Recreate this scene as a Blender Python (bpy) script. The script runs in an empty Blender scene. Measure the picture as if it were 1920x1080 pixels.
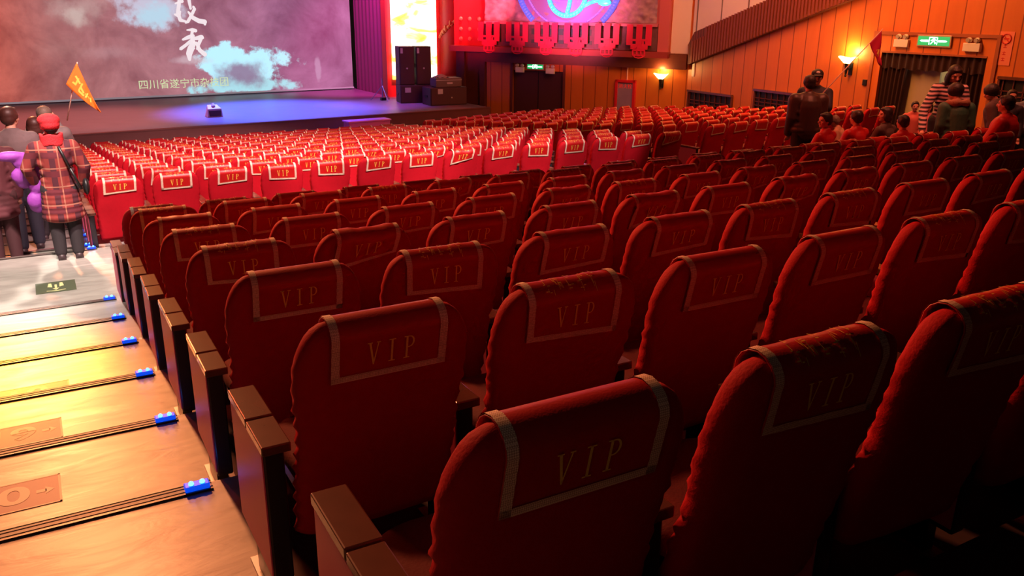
import bpy, bmesh, math, random
from mathutils import Vector, Matrix, noise
random.seed(7)
C = bpy.context.scene.collection
SC = bpy.context.scene
PI = math.pi
# ------------------------------------------------------------------ camera, world, lights, exposure
cam = bpy.data.cameras.new('camera'); cam.sensor_width = 36; cam.lens = 1570.05/1920*36
cam.clip_start = .05; cam.clip_end = 200
co = bpy.data.objects.new('camera', cam); C.objects.link(co)
r_ = Vector((0.8720552, -0.4893132, 0.0096039)); u_ = Vector((0.1472085, 0.2809690, 0.9483597)); f_ = Vector((0.4667433, 0.8256083, -0.3170515))
m_ = Matrix((r_, u_, -f_)).transposed().to_4x4(); m_.translation = Vector((-.71533, -1.02248, 1.61492))
co.matrix_world = m_; SC.camera = co
w = bpy.data.worlds.new('world'); SC.world = w; w.use_nodes = True
w.node_tree.nodes['Background'].inputs[0].default_value = (1, .55, .5, 1)
w.node_tree.nodes['Background'].inputs[1].default_value = .006
SC.view_settings.view_transform = 'Standard'; SC.view_settings.look = 'None'
SC.view_settings.exposure = 0.0; SC.view_settings.gamma = 1.0; SC.view_settings.use_curve_mapping = False

def spot(name, loc, tgt, col, W, ang, blend=.3, rad=.15):
    l = bpy.data.lights.new(name, 'SPOT'); l.energy = W; l.color = col; l.spot_size = math.radians(ang); l.spot_blend = blend
    l.shadow_soft_size = rad
    o = bpy.data.objects.new(name, l); C.objects.link(o); o.location = loc
    d = Vector(tgt)-Vector(loc); o.rotation_euler = d.to_track_quat('-Z', 'Y').to_euler(); return o
def point(name, loc, col, W, rad=.08):
    l = bpy.data.lights.new(name, 'POINT'); l.energy = W; l.color = col; l.shadow_soft_size = rad
    o = bpy.data.objects.new(name, l); C.objects.link(o); o.location = loc; return o
def area(name, loc, tgt, col, W, sx, sy, spread=180):
    l = bpy.data.lights.new(name, 'AREA'); l.shape = 'RECTANGLE'; l.size = sx; l.size_y = sy; l.energy = W; l.color = col
    l.spread = math.radians(spread)
    o = bpy.data.objects.new(name, l); C.objects.link(o); o.location = loc
    d = Vector(tgt)-Vector(loc); o.rotation_euler = d.to_track_quat('-Z', 'Y').to_euler(); return o
# house spotlights over the cross aisle that wash the front block
for i, x in enumerate((.2, 2.2, 4.1, 5.8)):
    spot('house_spotlight', (x, 3.2, 6.6), (x-.25*i, 13.4, -1.6), (1, .64, .62), 4300, 37-i, .12, .12)
spot('house_spotlight', (-1.6, 4., 6.6), (-.6, 12.3, -.2), (1, .36, .28), 1200, 26, .5, .2)  # added reddish spot to lift the left group and the flag
spot('house_spotlight', (-1.2, 4.6, 6.6), (-1.1, 8.1, -1), (1, .84, .72), 6500, 26, .6, .2)  # added whitish spot from the camera side to brighten the landing
# stage truss lights facing the hall
spot('truss_spotlight', (-1.6, 21., 5.6), (1.2, 4.0, -.2), (1, .30, .12), 6000, 34, .5, .35)
spot('border_spotlight', (-.8, 11.5, 7.6), (1.2, 2.6, .6), (1, .29, .11), 4300, 38, .7, .25)
spot('truss_spotlight', (-1.0, 18., 7.0), (-1.45, 4.75, -.6), (1, .58, .05), 15000, 7, .8, .35)
spot('truss_spotlight', (-1.0, 18., 7.0), (-1.3, 2.8, -.4), (1, .42, .10), 2600, 14, .8, .35)
spot('truss_spotlight', (-3.5, 19., 6.4), (6.5, 2.5, 0), (1, .07, .02), 7500, 44, .6, .4)
spot('truss_spotlight', (-1.2, 19., 7.2), (-.8, 7.6, -.9), (1, .86, .70), 3500, 13, .7, .3)
spot('added_seat_fill', (-2.4, -1.8, 3.0), (.15, 1.7, .45), (1, .74, .66), 13, 46, 1, .3)  # added fill from behind left of the camera, for the near seat backs
# ------------------------------------------------------------------ stage frame
oS = Vector((.375, 22.8, 0)); aS = math.radians(5.2)
sdir = Vector((math.cos(aS), math.sin(aS), 0)); sn = Vector((-math.sin(aS), math.cos(aS), 0))
def S(s, d, z): return oS+sdir*s+sn*d+Vector((0, 0, z))
spot('stage_spotlight', S(5.5, 4, 6.5), S(5.8, 2.6, -1.5), (.07, .13, 1), 26000, 52, .8, .3)
spot('stage_spotlight', S(8.5, 3, 6.), S(9.4, 2.6, -1.5), (.5, .16, 1), 3200, 34, .8, .3)
spot('stage_spotlight', S(1., 2.5, 6.), S(0.5, 3, -1.5), (1, .28, .20), 4200, 60, .8, .3)
spot('stage_spotlight', S(11.6, .2, 5.2), S(13.2, 4.0, .6), (1, .08, .09), 13000, 50, .6, .3)
spot('stage_spotlight', S(12.0, -2, 2.2), S(13.3, 4.0, .9), (1, .09, .12), 2200, 30, .7, .2)  # extra low spot added to brighten the red pillar
spot('stage_spotlight', S(9.9, 3.2, 5.), S(10.95, 7, 0), (.8, .06, .45), 5000, 60, .8, .3)
spot('relief_spotlight', (10.5, 19., .2), (14.6, 22.3, 1.9), (1, .16, .28), 2600, 50, .7, .3)
spot('front_block_spotlight', (-1.5, 7.5, 6.8), (3.0, 15.5, -1.2), (1, .66, .50), 1500, 40, .5, .2)
spot('relief_spotlight', (9.0, 21., 1.), (12.6, 25.2, 1.3), (1, .05, .08), 1500, 34, .7, .3)
spot('relief_spotlight', (12.0, 19.6, 4.2), (14.5, 22.2, 1.5), (.25, .25, 1), 1400, 24, .9, .3)
area('wall_washer', (13.4, 12.5, 5.2), (16.7, 12.5, .2), (1, .32, .06), 700, .6, 7)
area('wall_washer', (13.2, 18.6, 5.0), (15.6, 20.8, -.5), (1, .18, .10), 45, 3, .6)
area('wall_washer', (12.6, 15.5, 5.0), (16.5, 16.5, 1.7), (1, .5, .42), 75, 2, 2)
area('hall_downlight', (9.5, 6.0, 6.0), (11.5, 8.2, -1), (1, .2, .10), 90, 3, 3, 70)
area('hall_downlight', (11.5, 14.5, 6.0), (12.5, 15, -2), (1, .20, .17), 170, 4, 5)

# ------------------------------------------------------------------ materials
MAT = {}
def mat(name, col, rough=.6, metal=0, emit=None, es=0, noise_amt=0, nscale=8, bump=0, bscale=40, sheen=0, spec=.5, coat=0):
    if name in MAT: return MAT[name]
    m = bpy.data.materials.new(name); m.use_nodes = True; nt = m.node_tree; b = nt.nodes['Principled BSDF']
    b.inputs['Base Color'].default_value = (*col, 1); b.inputs['Roughness'].default_value = rough
    b.inputs['Metallic'].default_value = metal; b.inputs['Specular IOR Level'].default_value = spec
    if sheen: b.inputs['Sheen Weight'].default_value = sheen; b.inputs['Sheen Tint'].default_value = (*col, 1); b.inputs['Sheen Roughness'].default_value = .4
    if coat: b.inputs['Coat Weight'].default_value = coat; b.inputs['Coat Roughness'].default_value = .15
    if emit: b.inputs['Emission Color'].default_value = (*emit, 1); b.inputs['Emission Strength'].default_value = es
    tc = nt.nodes.new('ShaderNodeTexCoord')
    if noise_amt:
        n = nt.nodes.new('ShaderNodeTexNoise'); n.inputs['Scale'].default_value = nscale; n.inputs['Detail'].default_value = 5
        nt.links.new(tc.outputs['Object'], n.inputs['Vector'])
        mx = nt.nodes.new('ShaderNodeMix'); mx.data_type = 'RGBA'
        mx.inputs[6].default_value = (*[c*(1-noise_amt) for c in col], 1); mx.inputs[7].default_value = (*[min(1, c*(1+noise_amt)) for c in col], 1)
        nt.links.new(n.outputs['Fac'], mx.inputs[0]); nt.links.new(mx.outputs[2], b.inputs['Base Color'])
    if bump:
        n2 = nt.nodes.new('ShaderNodeTexNoise'); n2.inputs['Scale'].default_value = bscale; n2.inputs['Detail'].default_value = 3
        nt.links.new(tc.outputs['Object'], n2.inputs['Vector'])
        bp = nt.nodes.new('ShaderNodeBump'); bp.inputs['Strength'].default_value = bump; bp.inputs['Distance'].default_value = .01
        nt.links.new(n2.outputs['Fac'], bp.inputs['Height']); nt.links.new(bp.outputs['Normal'], b.inputs['Normal'])
    MAT[name] = m; return m
def nodes_of(m): return m.node_tree.nodes, m.node_tree.links, m.node_tree.nodes['Principled BSDF']

M_red = mat('red_velour', (.40, .003, .012), .75, noise_amt=.12, nscale=30, bump=.15, bscale=120, sheen=.25, spec=.2)
M_cush = mat('dark_red_cushion', (.13, .003, .006), .8, bump=.15, bscale=120)
M_cov = mat('red_cover_cloth', (.44, .008, .008), .42, noise_amt=.1, nscale=40, bump=.1, bscale=200, sheen=.35, spec=.6)
M_gold = mat('gold_thread', (.95, .66, .10), .45, noise_amt=.2, nscale=150, spec=.6)
def braid():
    m = mat('braid', (.62, .44, .27), .6); N, L, b = nodes_of(m)
    tc = N.new('ShaderNodeTexCoord'); mp = N.new('ShaderNodeMapping'); mp.inputs['Rotation'].default_value = (0, PI/4, 0)
    ck = N.new('ShaderNodeTexChecker'); ck.inputs['Scale'].default_value = 320
    ck.inputs[1].default_value = (.92, .76, .56, 1); ck.inputs[2].default_value = (.50, .33, .22, 1)
    L.new(tc.outputs['Object'], mp.inputs['Vector']); L.new(mp.outputs['Vector'], ck.inputs['Vector']); L.new(ck.outputs['Color'], b.inputs['Base Color'])
    bp = N.new('ShaderNodeBump'); bp.inputs['Strength'].default_value = .5; bp.inputs['Distance'].default_value = .002
    L.new(ck.outputs['Fac'], bp.inputs['Height']); L.new(bp.outputs['Normal'], b.inputs['Normal']); return m
M_braid = braid()
def wood(name, c1, c2, board, axis, rough=.4):
    m = mat(name, c1, rough); N, L, b = nodes_of(m)
    tc = N.new('ShaderNodeTexCoord'); mp = N.new('ShaderNodeMapping'); L.new(tc.outputs['UV'], mp.inputs['Vector'])
    mp.inputs['Scale'].default_value = (1, .12, 1)
    n = N.new('ShaderNodeTexNoise'); n.inputs['Scale'].default_value = 9; n.inputs['Detail'].default_value = 6; L.new(mp.outputs['Vector'], n.inputs['Vector'])
    mx = N.new('ShaderNodeMix'); mx.data_type = 'RGBA'; mx.inputs[6].default_value = (*c1, 1); mx.inputs[7].default_value = (*c2, 1)
    L.new(n.outputs['Fac'], mx.inputs[0])
    br = N.new('ShaderNodeTexBrick'); L.new(tc.outputs['UV'], br.inputs['Vector'])
    br.offset = 0; br.inputs['Scale'].default_value = 1; br.inputs['Brick Width'].default_value = board; br.inputs['Row Height'].default_value = 30
    br.inputs['Mortar Size'].default_value = .014; br.inputs['Color1'].default_value = (1, 1, 1, 1); br.inputs['Color2'].default_value = (.82, .8, .78, 1); br.inputs['Mortar'].default_value = (.36, .28, .24, 1)
    m2 = N.new('ShaderNodeMix'); m2.data_type = 'RGBA'; m2.blend_type = 'MULTIPLY'; m2.inputs[0].default_value = 1
    L.new(mx.outputs[2], m2.inputs[6]); L.new(br.outputs['Color'], m2.inputs[7]); L.new(m2.outputs[2], b.inputs['Base Color'])
    bp = N.new('ShaderNodeBump'); bp.inputs['Strength'].default_value = .6; bp.inputs['Distance'].default_value = .01; bp.invert = True
    L.new(br.outputs['Fac'], bp.inputs['Height']); L.new(bp.outputs['Normal'], b.inputs['Normal']); return m
M_wood = wood('orange_wood_panelling', (.62, .15, .022), (.72, .20, .035), .42, 0)
M_slat = wood('brown_slatted_band', (.15, .035, .022), (.20, .05, .03), .11, 0, .6)
M_brown = mat('dark_brown_wood', (.13, .03, .02), .5, noise_amt=.2, nscale=6)
M_arm = mat('varnished_armrest_wood', (.13, .045, .025), .25, noise_amt=.2, nscale=12, coat=.5)
M_black = mat('black_plastic', (.012, .011, .012), .4)
M_darkpanel = mat('dark_end_panel', (.02, .014, .018), .35)
M_pink = mat('rose_laminate', (.80, .13, .24), .45)
M_metal = mat('grey_metal', (.35, .35, .36), .35, .9)
M_white = mat('white_plastic', (.75, .70, .70), .45)
M_off = mat('off_white_panel', (.78, .66, .62), .6, noise_amt=.04, nscale=3)
def floor_m():
    m = mat('worn_grey_step_vinyl', (.42, .37, .33), .32); N, L, b = nodes_of(m)
    tc = N.new('ShaderNodeTexCoord'); mp = N.new('ShaderNodeMapping'); mp.inputs['Scale'].default_value = (1, 3.2, 1); L.new(tc.outputs['Object'], mp.inputs['Vector'])
    n = N.new('ShaderNodeTexNoise'); n.inputs['Scale'].default_value = 3.5; n.inputs['Detail'].default_value = 8; n.inputs['Distortion'].default_value = .6
    L.new(mp.outputs['Vector'], n.inputs['Vector'])
    cr = N.new('ShaderNodeValToRGB'); cr.color_ramp.elements[0].position = .3; cr.color_ramp.elements[0].color = (.26, .24, .22, 1)
    cr.color_ramp.elements[1].position = .75; cr.color_ramp.elements[1].color = (.40, .37, .34, 1)
    L.new(n.outputs['Fac'], cr.inputs[0]); L.new(cr.outputs[0], b.inputs['Base Color'])
    rr = N.new('ShaderNodeMapRange'); rr.inputs[3].default_value = .26; rr.inputs[4].default_value = .5; L.new(n.outputs['Fac'], rr.inputs[0]); L.new(rr.outputs[0], b.inputs['Roughness'])
    bp = N.new('ShaderNodeBump'); bp.inputs['Strength'].default_value = .35; bp.inputs['Distance'].default_value = .01
    L.new(n.outputs['Fac'], bp.inputs['Height']); L.new(bp.outputs['Normal'], b.inputs['Normal']); return m
M_floor = floor_m()
M_dark_floor = mat('dark_seating_floor', (.05, .022, .02), .8, noise_amt=.2, nscale=4)  # floor between the seats, set darker than the aisle treads
M_nose = mat('dark_metal_nosing', (.07, .055, .05), .35, .6)
M_nose2 = mat('ribbed_nosing_insert', (.16, .12, .11), .5)

# ------------------------------------------------------------------ helpers
class B:
    def __init__(s): s.v = []; s.f = []; s.uv = None
    def quad(s, pts):
        i = len(s.v); s.v += [tuple(p) for p in pts]; s.f.append(tuple(range(i, i+len(pts)))); return s
    def box(s, lo, hi, M=None):
        x0, y0, z0 = lo; x1, y1, z1 = hi
        P = [(x0, y0, z0), (x1, y0, z0), (x1, y1, z0), (x0, y1, z0), (x0, y0, z1), (x1, y0, z1), (x1, y1, z1), (x0, y1, z1)]
        if M is not None: P = [tuple(M @ Vector(p)) for p in P]
        i = len(s.v); s.v += P
        for q in ((0, 3, 2, 1), (4, 5, 6, 7), (0, 1, 5, 4), (1, 2, 6, 5), (2, 3, 7, 6), (3, 0, 4, 7)): s.f.append(tuple(i+k for k in q))
        return s
    def cone(s, a, b, ra, rb, n=12, cap=True):
        a, b = Vector(a), Vector(b); d = (b-a).normalized(); t = d.orthogonal().normalized(); q = d.cross(t)
        i = len(s.v)
        for c, r in ((a, ra), (b, rb)):
            for k in range(n):
                an = 2*PI*k/n; s.v.append(tuple(c+(t*math.cos(an)+q*math.sin(an))*r))
        for k in range(n): s.f.append((i+k, i+(k+1) % n, i+n+(k+1) % n, i+n+k))
        if cap: s.f.append(tuple(i+n-1-k for k in range(n))); s.f.append(tuple(i+n+k for k in range(n)))
        return s
    def tube(s, pts, r, n=8):
        for a, b in zip(pts[:-1], pts[1:]): s.cone(a, b, r, r, n)
        return s
    def ball(s, c, r, n=12, m=8, M=None):
        c = Vector(c); r = Vector(r) if not isinstance(r, (int, float)) else Vector((r, r, r))
        i = len(s.v)
        for j in range(m+1):
            ph = PI*j/m
            for k in range(n):
                th = 2*PI*k/n; p = Vector((r.x*math.sin(ph)*math.cos(th), r.y*math.sin(ph)*math.sin(th), r.z*math.cos(ph)))
                if M is not None: p = M @ p
                s.v.append(tuple(c+p))
        for j in range(m):
            for k in range(n): s.f.append((i+j*n+k, i+(j+1)*n+k, i+(j+1)*n+(k+1) % n, i+j*n+(k+1) % n))
        return s
    def grid(s, fn, nu, nv, closed=False):
        i = len(s.v)
        for j in range(nv+1):
            for k in range(nu+(0 if closed else 1)): s.v.append(tuple(fn(k/nu, j/nv)))
        w_ = nu if closed else nu+1
        for j in range(nv):
            for k in range(nu):
                k2 = (k+1) % w_; s.f.append((i+j*w_+k, i+j*w_+k2, i+(j+1)*w_+k2, i+(j+1)*w_+k))
        return s
    def build(s, name, m, parent=None, smooth=False, bevel=0, uvfn=None, merge=False):
        me = bpy.data.meshes.new(name); me.from_pydata([tuple(v) for v in s.v], [], s.f); me.materials.append(m)
        bm = bmesh.new(); bm.from_mesh(me)
        if merge: bmesh.ops.remove_doubles(bm, verts=bm.verts, dist=1e-5)
        if merge != 'open' : bmesh.ops.recalc_face_normals(bm, faces=bm.faces)
        if uvfn:
            ul = bm.loops.layers.uv.new('UVMap')
            for f in bm.faces:
                for l in f.loops: l[ul].uv = uvfn(l.vert.co)
        bm.to_mesh(me); bm.free()
        if smooth: me.polygons.foreach_set('use_smooth', [True]*len(me.polygons))
        o = bpy.data.objects.new(name, me); C.objects.link(o)
        if parent: o.parent = parent
        if bevel:
            md = o.modifiers.new('bevel', 'BEVEL'); md.width = bevel; md.segments = 2; md.limit_method = 'ANGLE'
        return o
def tag(o, label=None, cat=None, group=None, kind=None):
    if label: o['label'] = label
    if cat: o['category'] = cat
    if group: o['group'] = group
    if kind: o['kind'] = kind
    return o
def thing(name, label, cat, loc=(0, 0, 0), rz=0, group=None):
    o = bpy.data.objects.new(name, None); C.objects.link(o); o.location = loc; o.rotation_euler = (0, 0, rz); o.empty_display_size = .1
    return tag(o, label, cat, group)
def copy_tree(o, parent=None):
    c = o.copy(); C.objects.link(c)
    if parent: c.parent = parent
    for ch in list(o.children): copy_tree(ch, c)
    return c
def text_mesh(name, s, size, m, parent=None, M=None, ext=.001, align='CENTER', off=0):
    cu = bpy.data.curves.new(name, 'FONT'); cu.body = s; cu.size = size; cu.extrude = ext; cu.offset = off; cu.align_x = align; cu.align_y = 'CENTER'
    t = bpy.data.objects.new(name, cu); C.objects.link(t)
    dg = bpy.context.evaluated_depsgraph_get(); me = bpy.data.meshes.new_from_object(t.evaluated_get(dg))
    bpy.data.objects.remove(t); me.name = name; me.materials.clear(); me.materials.append(m)
    if M is not None: me.transform(M)
    o = bpy.data.objects.new(name, me); C.objects.link(o)
    if parent: o.parent = parent
    return o

# ------------------------------------------------------------------ floor
FP = .932; DR = .1358; DF = .1012
rear_floor = lambda r: -DR*(r-1)           # rows 1..7
LAND = -.95
front_floor = lambda k: -1.146-DF*k        # k 0..13
XR = 16.9
b = B(); prof = [(-4, .4), (-4, DR*3)]
ys = []
prof = []
prof.append((-2.7, rear_floor(1)+3*DR)); 
for r in range(-1, 8):
    y0 = .15+FP*(r-1); prof += [(y0, rear_floor(r-1)), (y0, rear_floor(r))]
prof[0] = (-2.7, rear_floor(-2))
yL = .15+FP*7; prof += [(yL, rear_floor(7)), (yL, LAND)]
yF = 9.01; prof += [(yF, LAND), (yF, front_floor(0))]
bR = B()
for (y0, z0), (y1, z1) in zip(prof[:-1], prof[1:]): bR.quad([(-5, y0, z0), (-.2, y0, z0), (-.2, y1, z1), (-5, y1, z1)])
bS = B()
for (y0, z0), (y1, z1) in zip(prof[:-1], prof[1:]): bS.quad([(-.2, y0, z0), (XR, y0, z0), (XR, y1, z1), (-.2, y1, z1)])
tag(bS.build('floor_rear_seating', M_dark_floor, merge='open'), kind='structure')
tag(bR.build('floor', M_floor, merge='open'), kind='structure')
prof = [(yF, front_floor(0))]
for k in range(1, 14): y0 = yF+FP*k; prof += [(y0, front_floor(k-1)), (y0, front_floor(k))]
ZF = front_floor(13)
prof += [(26.5, ZF)]
bF = B()
for (y0, z0), (y1, z1) in zip(prof[:-1], prof[1:]): bF.quad([(-5, y0, z0), (8.45, y0, z0), (8.45, y1, z1), (-5, y1, z1)])
tag(bF.build('floor_front', M_floor, merge='open'), kind='structure')
# right block tiers
GN = 13
def grow(k):
    t = k/12.; return 9.62-.35*t, 10.0+11.5*t, math.radians(7+6*t), front_floor(0)-.1-1.215*t
bG = B()
# a flat apron then slanted treads
gl = []
for k in range(GN):
    x, y, a, z = grow(k); gl.append((Vector((8.45, y-(x-8.45)*math.tan(a)-.75*0+.15-.9, 0)), Vector((19.5, y+(19.5-x)*math.tan(a)+.15-.9, 0)), z))
bG.quad([(8.45, yF, front_floor(0)), (19.5, yF, front_floor(0)), (19.5, gl[0][1].y, front_floor(0)), (8.45, gl[0][0].y, front_floor(0))])
for k in range(GN):
    A, Bp, z = gl[k]; zn = z; zp = gl[k-1][2] if k else front_floor(0)
    bG.quad([(A.x, A.y, zp), (Bp.x, Bp.y, zp), (Bp.x, Bp.y, zn), (A.x, A.y, zn)])
    if k < GN-1: A2, B2 = gl[k+1][0], gl[k+1][1]
    else: A2, B2 = Vector((8.45, 27, 0)), Vector((19.5, 27, 0))
    bG.quad([(A.x, A.y, zn), (Bp.x, Bp.y, zn), (B2.x, B2.y, zn), (A2.x, A2.y, zn)])
tag(bG.build('floor_right', M_dark_floor, merge='open'), kind='structure')

# aisle nosings, step numbers, step lights
n = 0
def nosing(y, z, n):
    b = B(); b.box((-4.9, y-.062, z), (-.33, y+.004, z+.008)); b.box((-4.9, y-.004, z-.045), (-.33, y+.006, z+.008))
    o = tag(b.build('trim_%d' % n, M_nose), kind='structure')
    b = B(); b.box((-4.9, y-.046, z+.008), (-.33, y-.030, z+.0105)); b.box((-4.9, y-.020, z+.008), (-.33, y-.008, z+.0105)); b.build('nosing_insert', M_nose2, o)
M_led = mat('blue_led', (.1, .3, 1), .3, emit=(.03, .22, 1), es=14)
M_ledh = mat('blue_light_housing', (.02, .05, .25), .3, emit=(.0, .08, 1), es=.8)
def step_light(y, z, lab):
    t = thing('step_light', lab, 'step light', (-.385, y-.035, z+.008), 0, 'blue step lights along the aisle edge')
    B().box((-.045, -.022, 0), (.045, .022, .022)).build('housing', M_ledh, t, bevel=.004)
    for sx in (-.02, .02): B().ball((sx, -.004, .026), .010, 10, 6).build('bulb', M_led, t, smooth=True)
    return t
ordw = ['first', 'second', 'third', 'fourth', 'fifth', 'sixth', 'seventh', 'eighth', 'ninth', 'tenth', 'eleventh', 'twelfth', 'thirteenth', 'fourteenth', 'fifteenth', 'sixteenth', 'seventeenth', 'eighteenth', 'nineteenth', 'twentieth']
n = 1; q = 0
for r in range(1, 9):
    y = .15+FP*(r-1); z = rear_floor(r-1); nosing(y, z, n); n += 1
    if r >= 3:
        step_light(y, z, 'blue step light at the seat side of the aisle, %s step edge below the camera' % ordw[q]); q += 1
for k in range(0, 8):
    y = yF+FP*k; z = LAND if k == 0 else front_floor(k-1); nosing(y, z, n); n += 1
    if k < 5: step_light(y, z, 'blue step light on the aisle, %s step edge beyond the flat landing' % ordw[k])
M_stk = mat('purple_step_sticker', (.24, .05, .11), .5)
M_stkb = mat('sticker_white_print', (.72, .52, .48), .5)
STK = {'21': 'nearest the camera', '20': 'second nearest the camera', '19': 'third nearest the camera', '18': 'washed out by yellow light', '17': 'on the second step above the landing edge', '16': 'on the last step before the landing', '14': 'by the feet just past the landing', '13': 'among the standing legs', '12': 'farthest of all, between the legs'}
def sticker(txt, x, y, z, wd=.46, ht=.235):
    o = B().box((x-wd/2, y-ht/2, z+.0005), (x+wd/2, y+ht/2, z+.002)).build('number_sticker', M_stk)
    tag(o, 'purple aisle step sticker reading %s, %s' % (txt, STK[txt]), 'sticker')
    b = B(); e = .008
    for lo, hi in (((-wd/2, -ht/2), (wd/2, -ht/2+e)), ((-wd/2, ht/2-e), (wd/2, ht/2)), ((-wd/2, -ht/2), (-wd/2+e, ht/2)), ((wd/2-e, -ht/2), (wd/2, ht/2))):
        b.box((x+lo[0], y+lo[1], z+.002), (x+hi[0], y+hi[1], z+.0026))
    b.build('border', M_stkb, o)
    T = Matrix.Translation((x, y, z+.0026)) @ Matrix.Scale(1.25, 4, (1, 0, 0))
    text_mesh('printed_number', txt, .19, M_stkb, o, T, .0004, off=.005)
    b = B()
    for sg in (-1, 1):
        cx = x+sg*.165
        b.quad([(cx-sg*.025, y-.012, z+.0028), (cx+sg*.012, y-.012, z+.0028), (cx+sg*.012, y+.012, z+.0028), (cx-sg*.025, y+.012, z+.0028)])
        b.quad([(cx+sg*.008, y-.03, z+.0028), (cx+sg*.04, y, z+.0028), (cx+sg*.008, y+.03, z+.0028)])
    b.build('arrow', M_stkb, o)
sticker('21', -1.06, 1.42, rear_floor(2)); sticker('20', -1.075, 2.5, rear_floor(3)); sticker('19', -1.055, 3.37, rear_floor(4))
sticker('18', -1.0, 4.2, rear_floor(5)); sticker('17', -.95, 5.05, rear_floor(6)); sticker('16', -.91, 5.84, rear_floor(7), .42)
sticker('14', -.86, 9.33, front_floor(0), .42); sticker('13', -.86, 10.3, front_floor(1), .42); sticker('12', -.86, 11.2, front_floor(2), .42)
M_mat = mat('green_grey_mat', (.07, .085, .05), .6)
o = B().box((-.95, 7.53, LAND+.0005), (-.61, 7.88, LAND+.0025)).build('floor_mat', M_mat); tag(o, 'small dark mat with a yellow emblem and arrow on the landing', 'floor mat')
M_matp = mat('yellow_mat_print', (.62, .58, .28), .5)
b = B(); zc = LAND+.003
b.quad([(-.86, 7.585, zc), (-.78, 7.56, zc), (-.70, 7.585, zc), (-.70, 7.60, zc), (-.78, 7.582, zc), (-.86, 7.60, zc)])
b.quad([(-.81, 7.66, zc), (-.78, 7.60, zc), (-.75, 7.66, zc)])
b.quad([(-.79, 7.65, zc), (-.77, 7.65, zc), (-.77, 7.78, zc), (-.79, 7.78, zc)])
for sg in (-1, 1): b.quad([(-.78+sg*.03, 7.70, zc), (-.78+sg*.07, 7.72, zc), (-.78+sg*.06, 7.83, zc), (-.78+sg*.035, 7.83, zc)])
b.build('emblem', M_matp, o)

# ------------------------------------------------------------------ seats
HT = .972
def halfw(z):                                   # half width of the backrest at height z
    zt = HT-.002
    w0 = .254-.014*min(1, max(0, (.72-z)/.12))
    if z > zt-.16: 
        q = min(1, (z-(zt-.16))/.16); w0 = .155+(w0-.155)*math.sqrt(max(0, 1-q**2.2))
    return w0
def thick(z):
    T = .095+.03*(1-z)
    if z > HT-.05: q = min(1, (z-(HT-.05))/.05); T *= math.sqrt(max(.0, 1-q*q))*.98+.02
    return T
def cy(z): return .055+.24*(HT-z)              # centre line leans back toward the top
def make_backrest(seed):
    def fn(u, v):
        z = .27+(HT-.27)*(1-(1-v)**1.25); an = 2*PI*u; c_, s_ = math.cos(an), math.sin(an)
        x = halfw(z)*math.copysign(abs(c_)**.42, c_); y = thick(z)/2*math.copysign(abs(s_)**.6, s_)
        side = max(0, abs(x)/halfw(z)-.75)*4; low = min(1, max(0, (.90-z)/.25))
        wv = math.sin((z*115+seed*2+4*noise.noise((x*4, z*5, seed)))+y*70)*.007*side*low
        wv += .006*noise.noise((x*7+seed, z*6, y*8+seed*3))*(.3+low)
        wv += .010*max(0, (.62-z))*math.sin(x*30+seed*1.7)
        nx = Vector((x/halfw(z)*.7, y/(thick(z)/2+1e-4)*.7, 0)); 
        if nx.length > 0: nx.normalize()
        return (x+nx.x*wv, cy(z)+y+nx.y*wv, z+.004*side*math.sin(z*40+seed))
    b = B(); b.grid(fn, 40, 30, True); n_ = len(b.v); b.f.append(tuple(n_-40+k for k in range(40))); b.f.append(tuple(39-k for k in range(40)))
    return b
PATH = []                                       # cover path: back bottom -> top -> front bottom, (y, z, normal)
def pathpt(t, drop_b=.175, drop_f=.12):
    # t in 0..1 : 0 back bottom, .5 top, 1 front bottom
    if t < .42: z = HT-drop_b+(drop_b-.045)*(t/.42); y = cy(z)-thick(z)/2; nrm = Vector((0, -1, .24))
    elif t > .64: z = HT-.045-(drop_f-.045)*((t-.64)/.36); y = cy(z)+thick(z)/2; nrm = Vector((0, 1, -.1))
    else:
        q = (t-.42)/.22; a = PI*q; r = thick(HT-.045)/2; c0 = cy(HT-.045)
        y = c0-math.cos(a)*r; z = HT-.045+math.sin(a)*.047; nrm = Vector((0, -math.cos(a), math.sin(a)))
    return y, z, nrm.normalized()
CV = [dict(sh=0, sk=0, cr=0, db=.175), dict(sh=-.012, sk=.012, cr=.3, db=.18), dict(sh=.015, sk=-.010, cr=.4, db=.165), dict(sh=.01, sk=-.035, cr=1.6, db=.16)]
def cov_pt(u, t, out, V, seed):
    W = .166; x = V['sh']+u*W+V['sk']*(.45-t)*1.5*(1 if t < .5 else 0)
    y, z, nr = pathpt(t, V['db']+V['sk']*u*.9)
    cr = V['cr']*.006*(noise.noise((u*3+seed, t*5, seed))+.6*math.sin(u*9+t*14+seed)*max(0, -u if V['cr'] > 1 else 1)) + V['cr']*.002
    sag = .008*(1-u*u)*max(0, .3-t)*0
    o = .006+out+max(0, cr)
    return (x+nr.x*o, y+nr.y*o, z+nr.z*o-sag)
def make_cover(V, seed): return B().grid(lambda a, t: cov_pt(a*2-1, t, 0, V, seed), 24, 34)
def make_trim(V, seed):
    b = B(); tw = .023/.166
    for u0 in (-1, 1-tw): b.grid(lambda a, t: cov_pt(u0+a*tw, t, .0028, V, seed), 3, 34)
    tv = .060
    b.grid(lambda a, t: cov_pt(a*2-1, t*tv, .0028, V, seed), 24, 3)
    b.grid(lambda a, t: cov_pt(a*2-1, 1-t*.09, .0028, V, seed), 24, 3)
    return b
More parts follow.
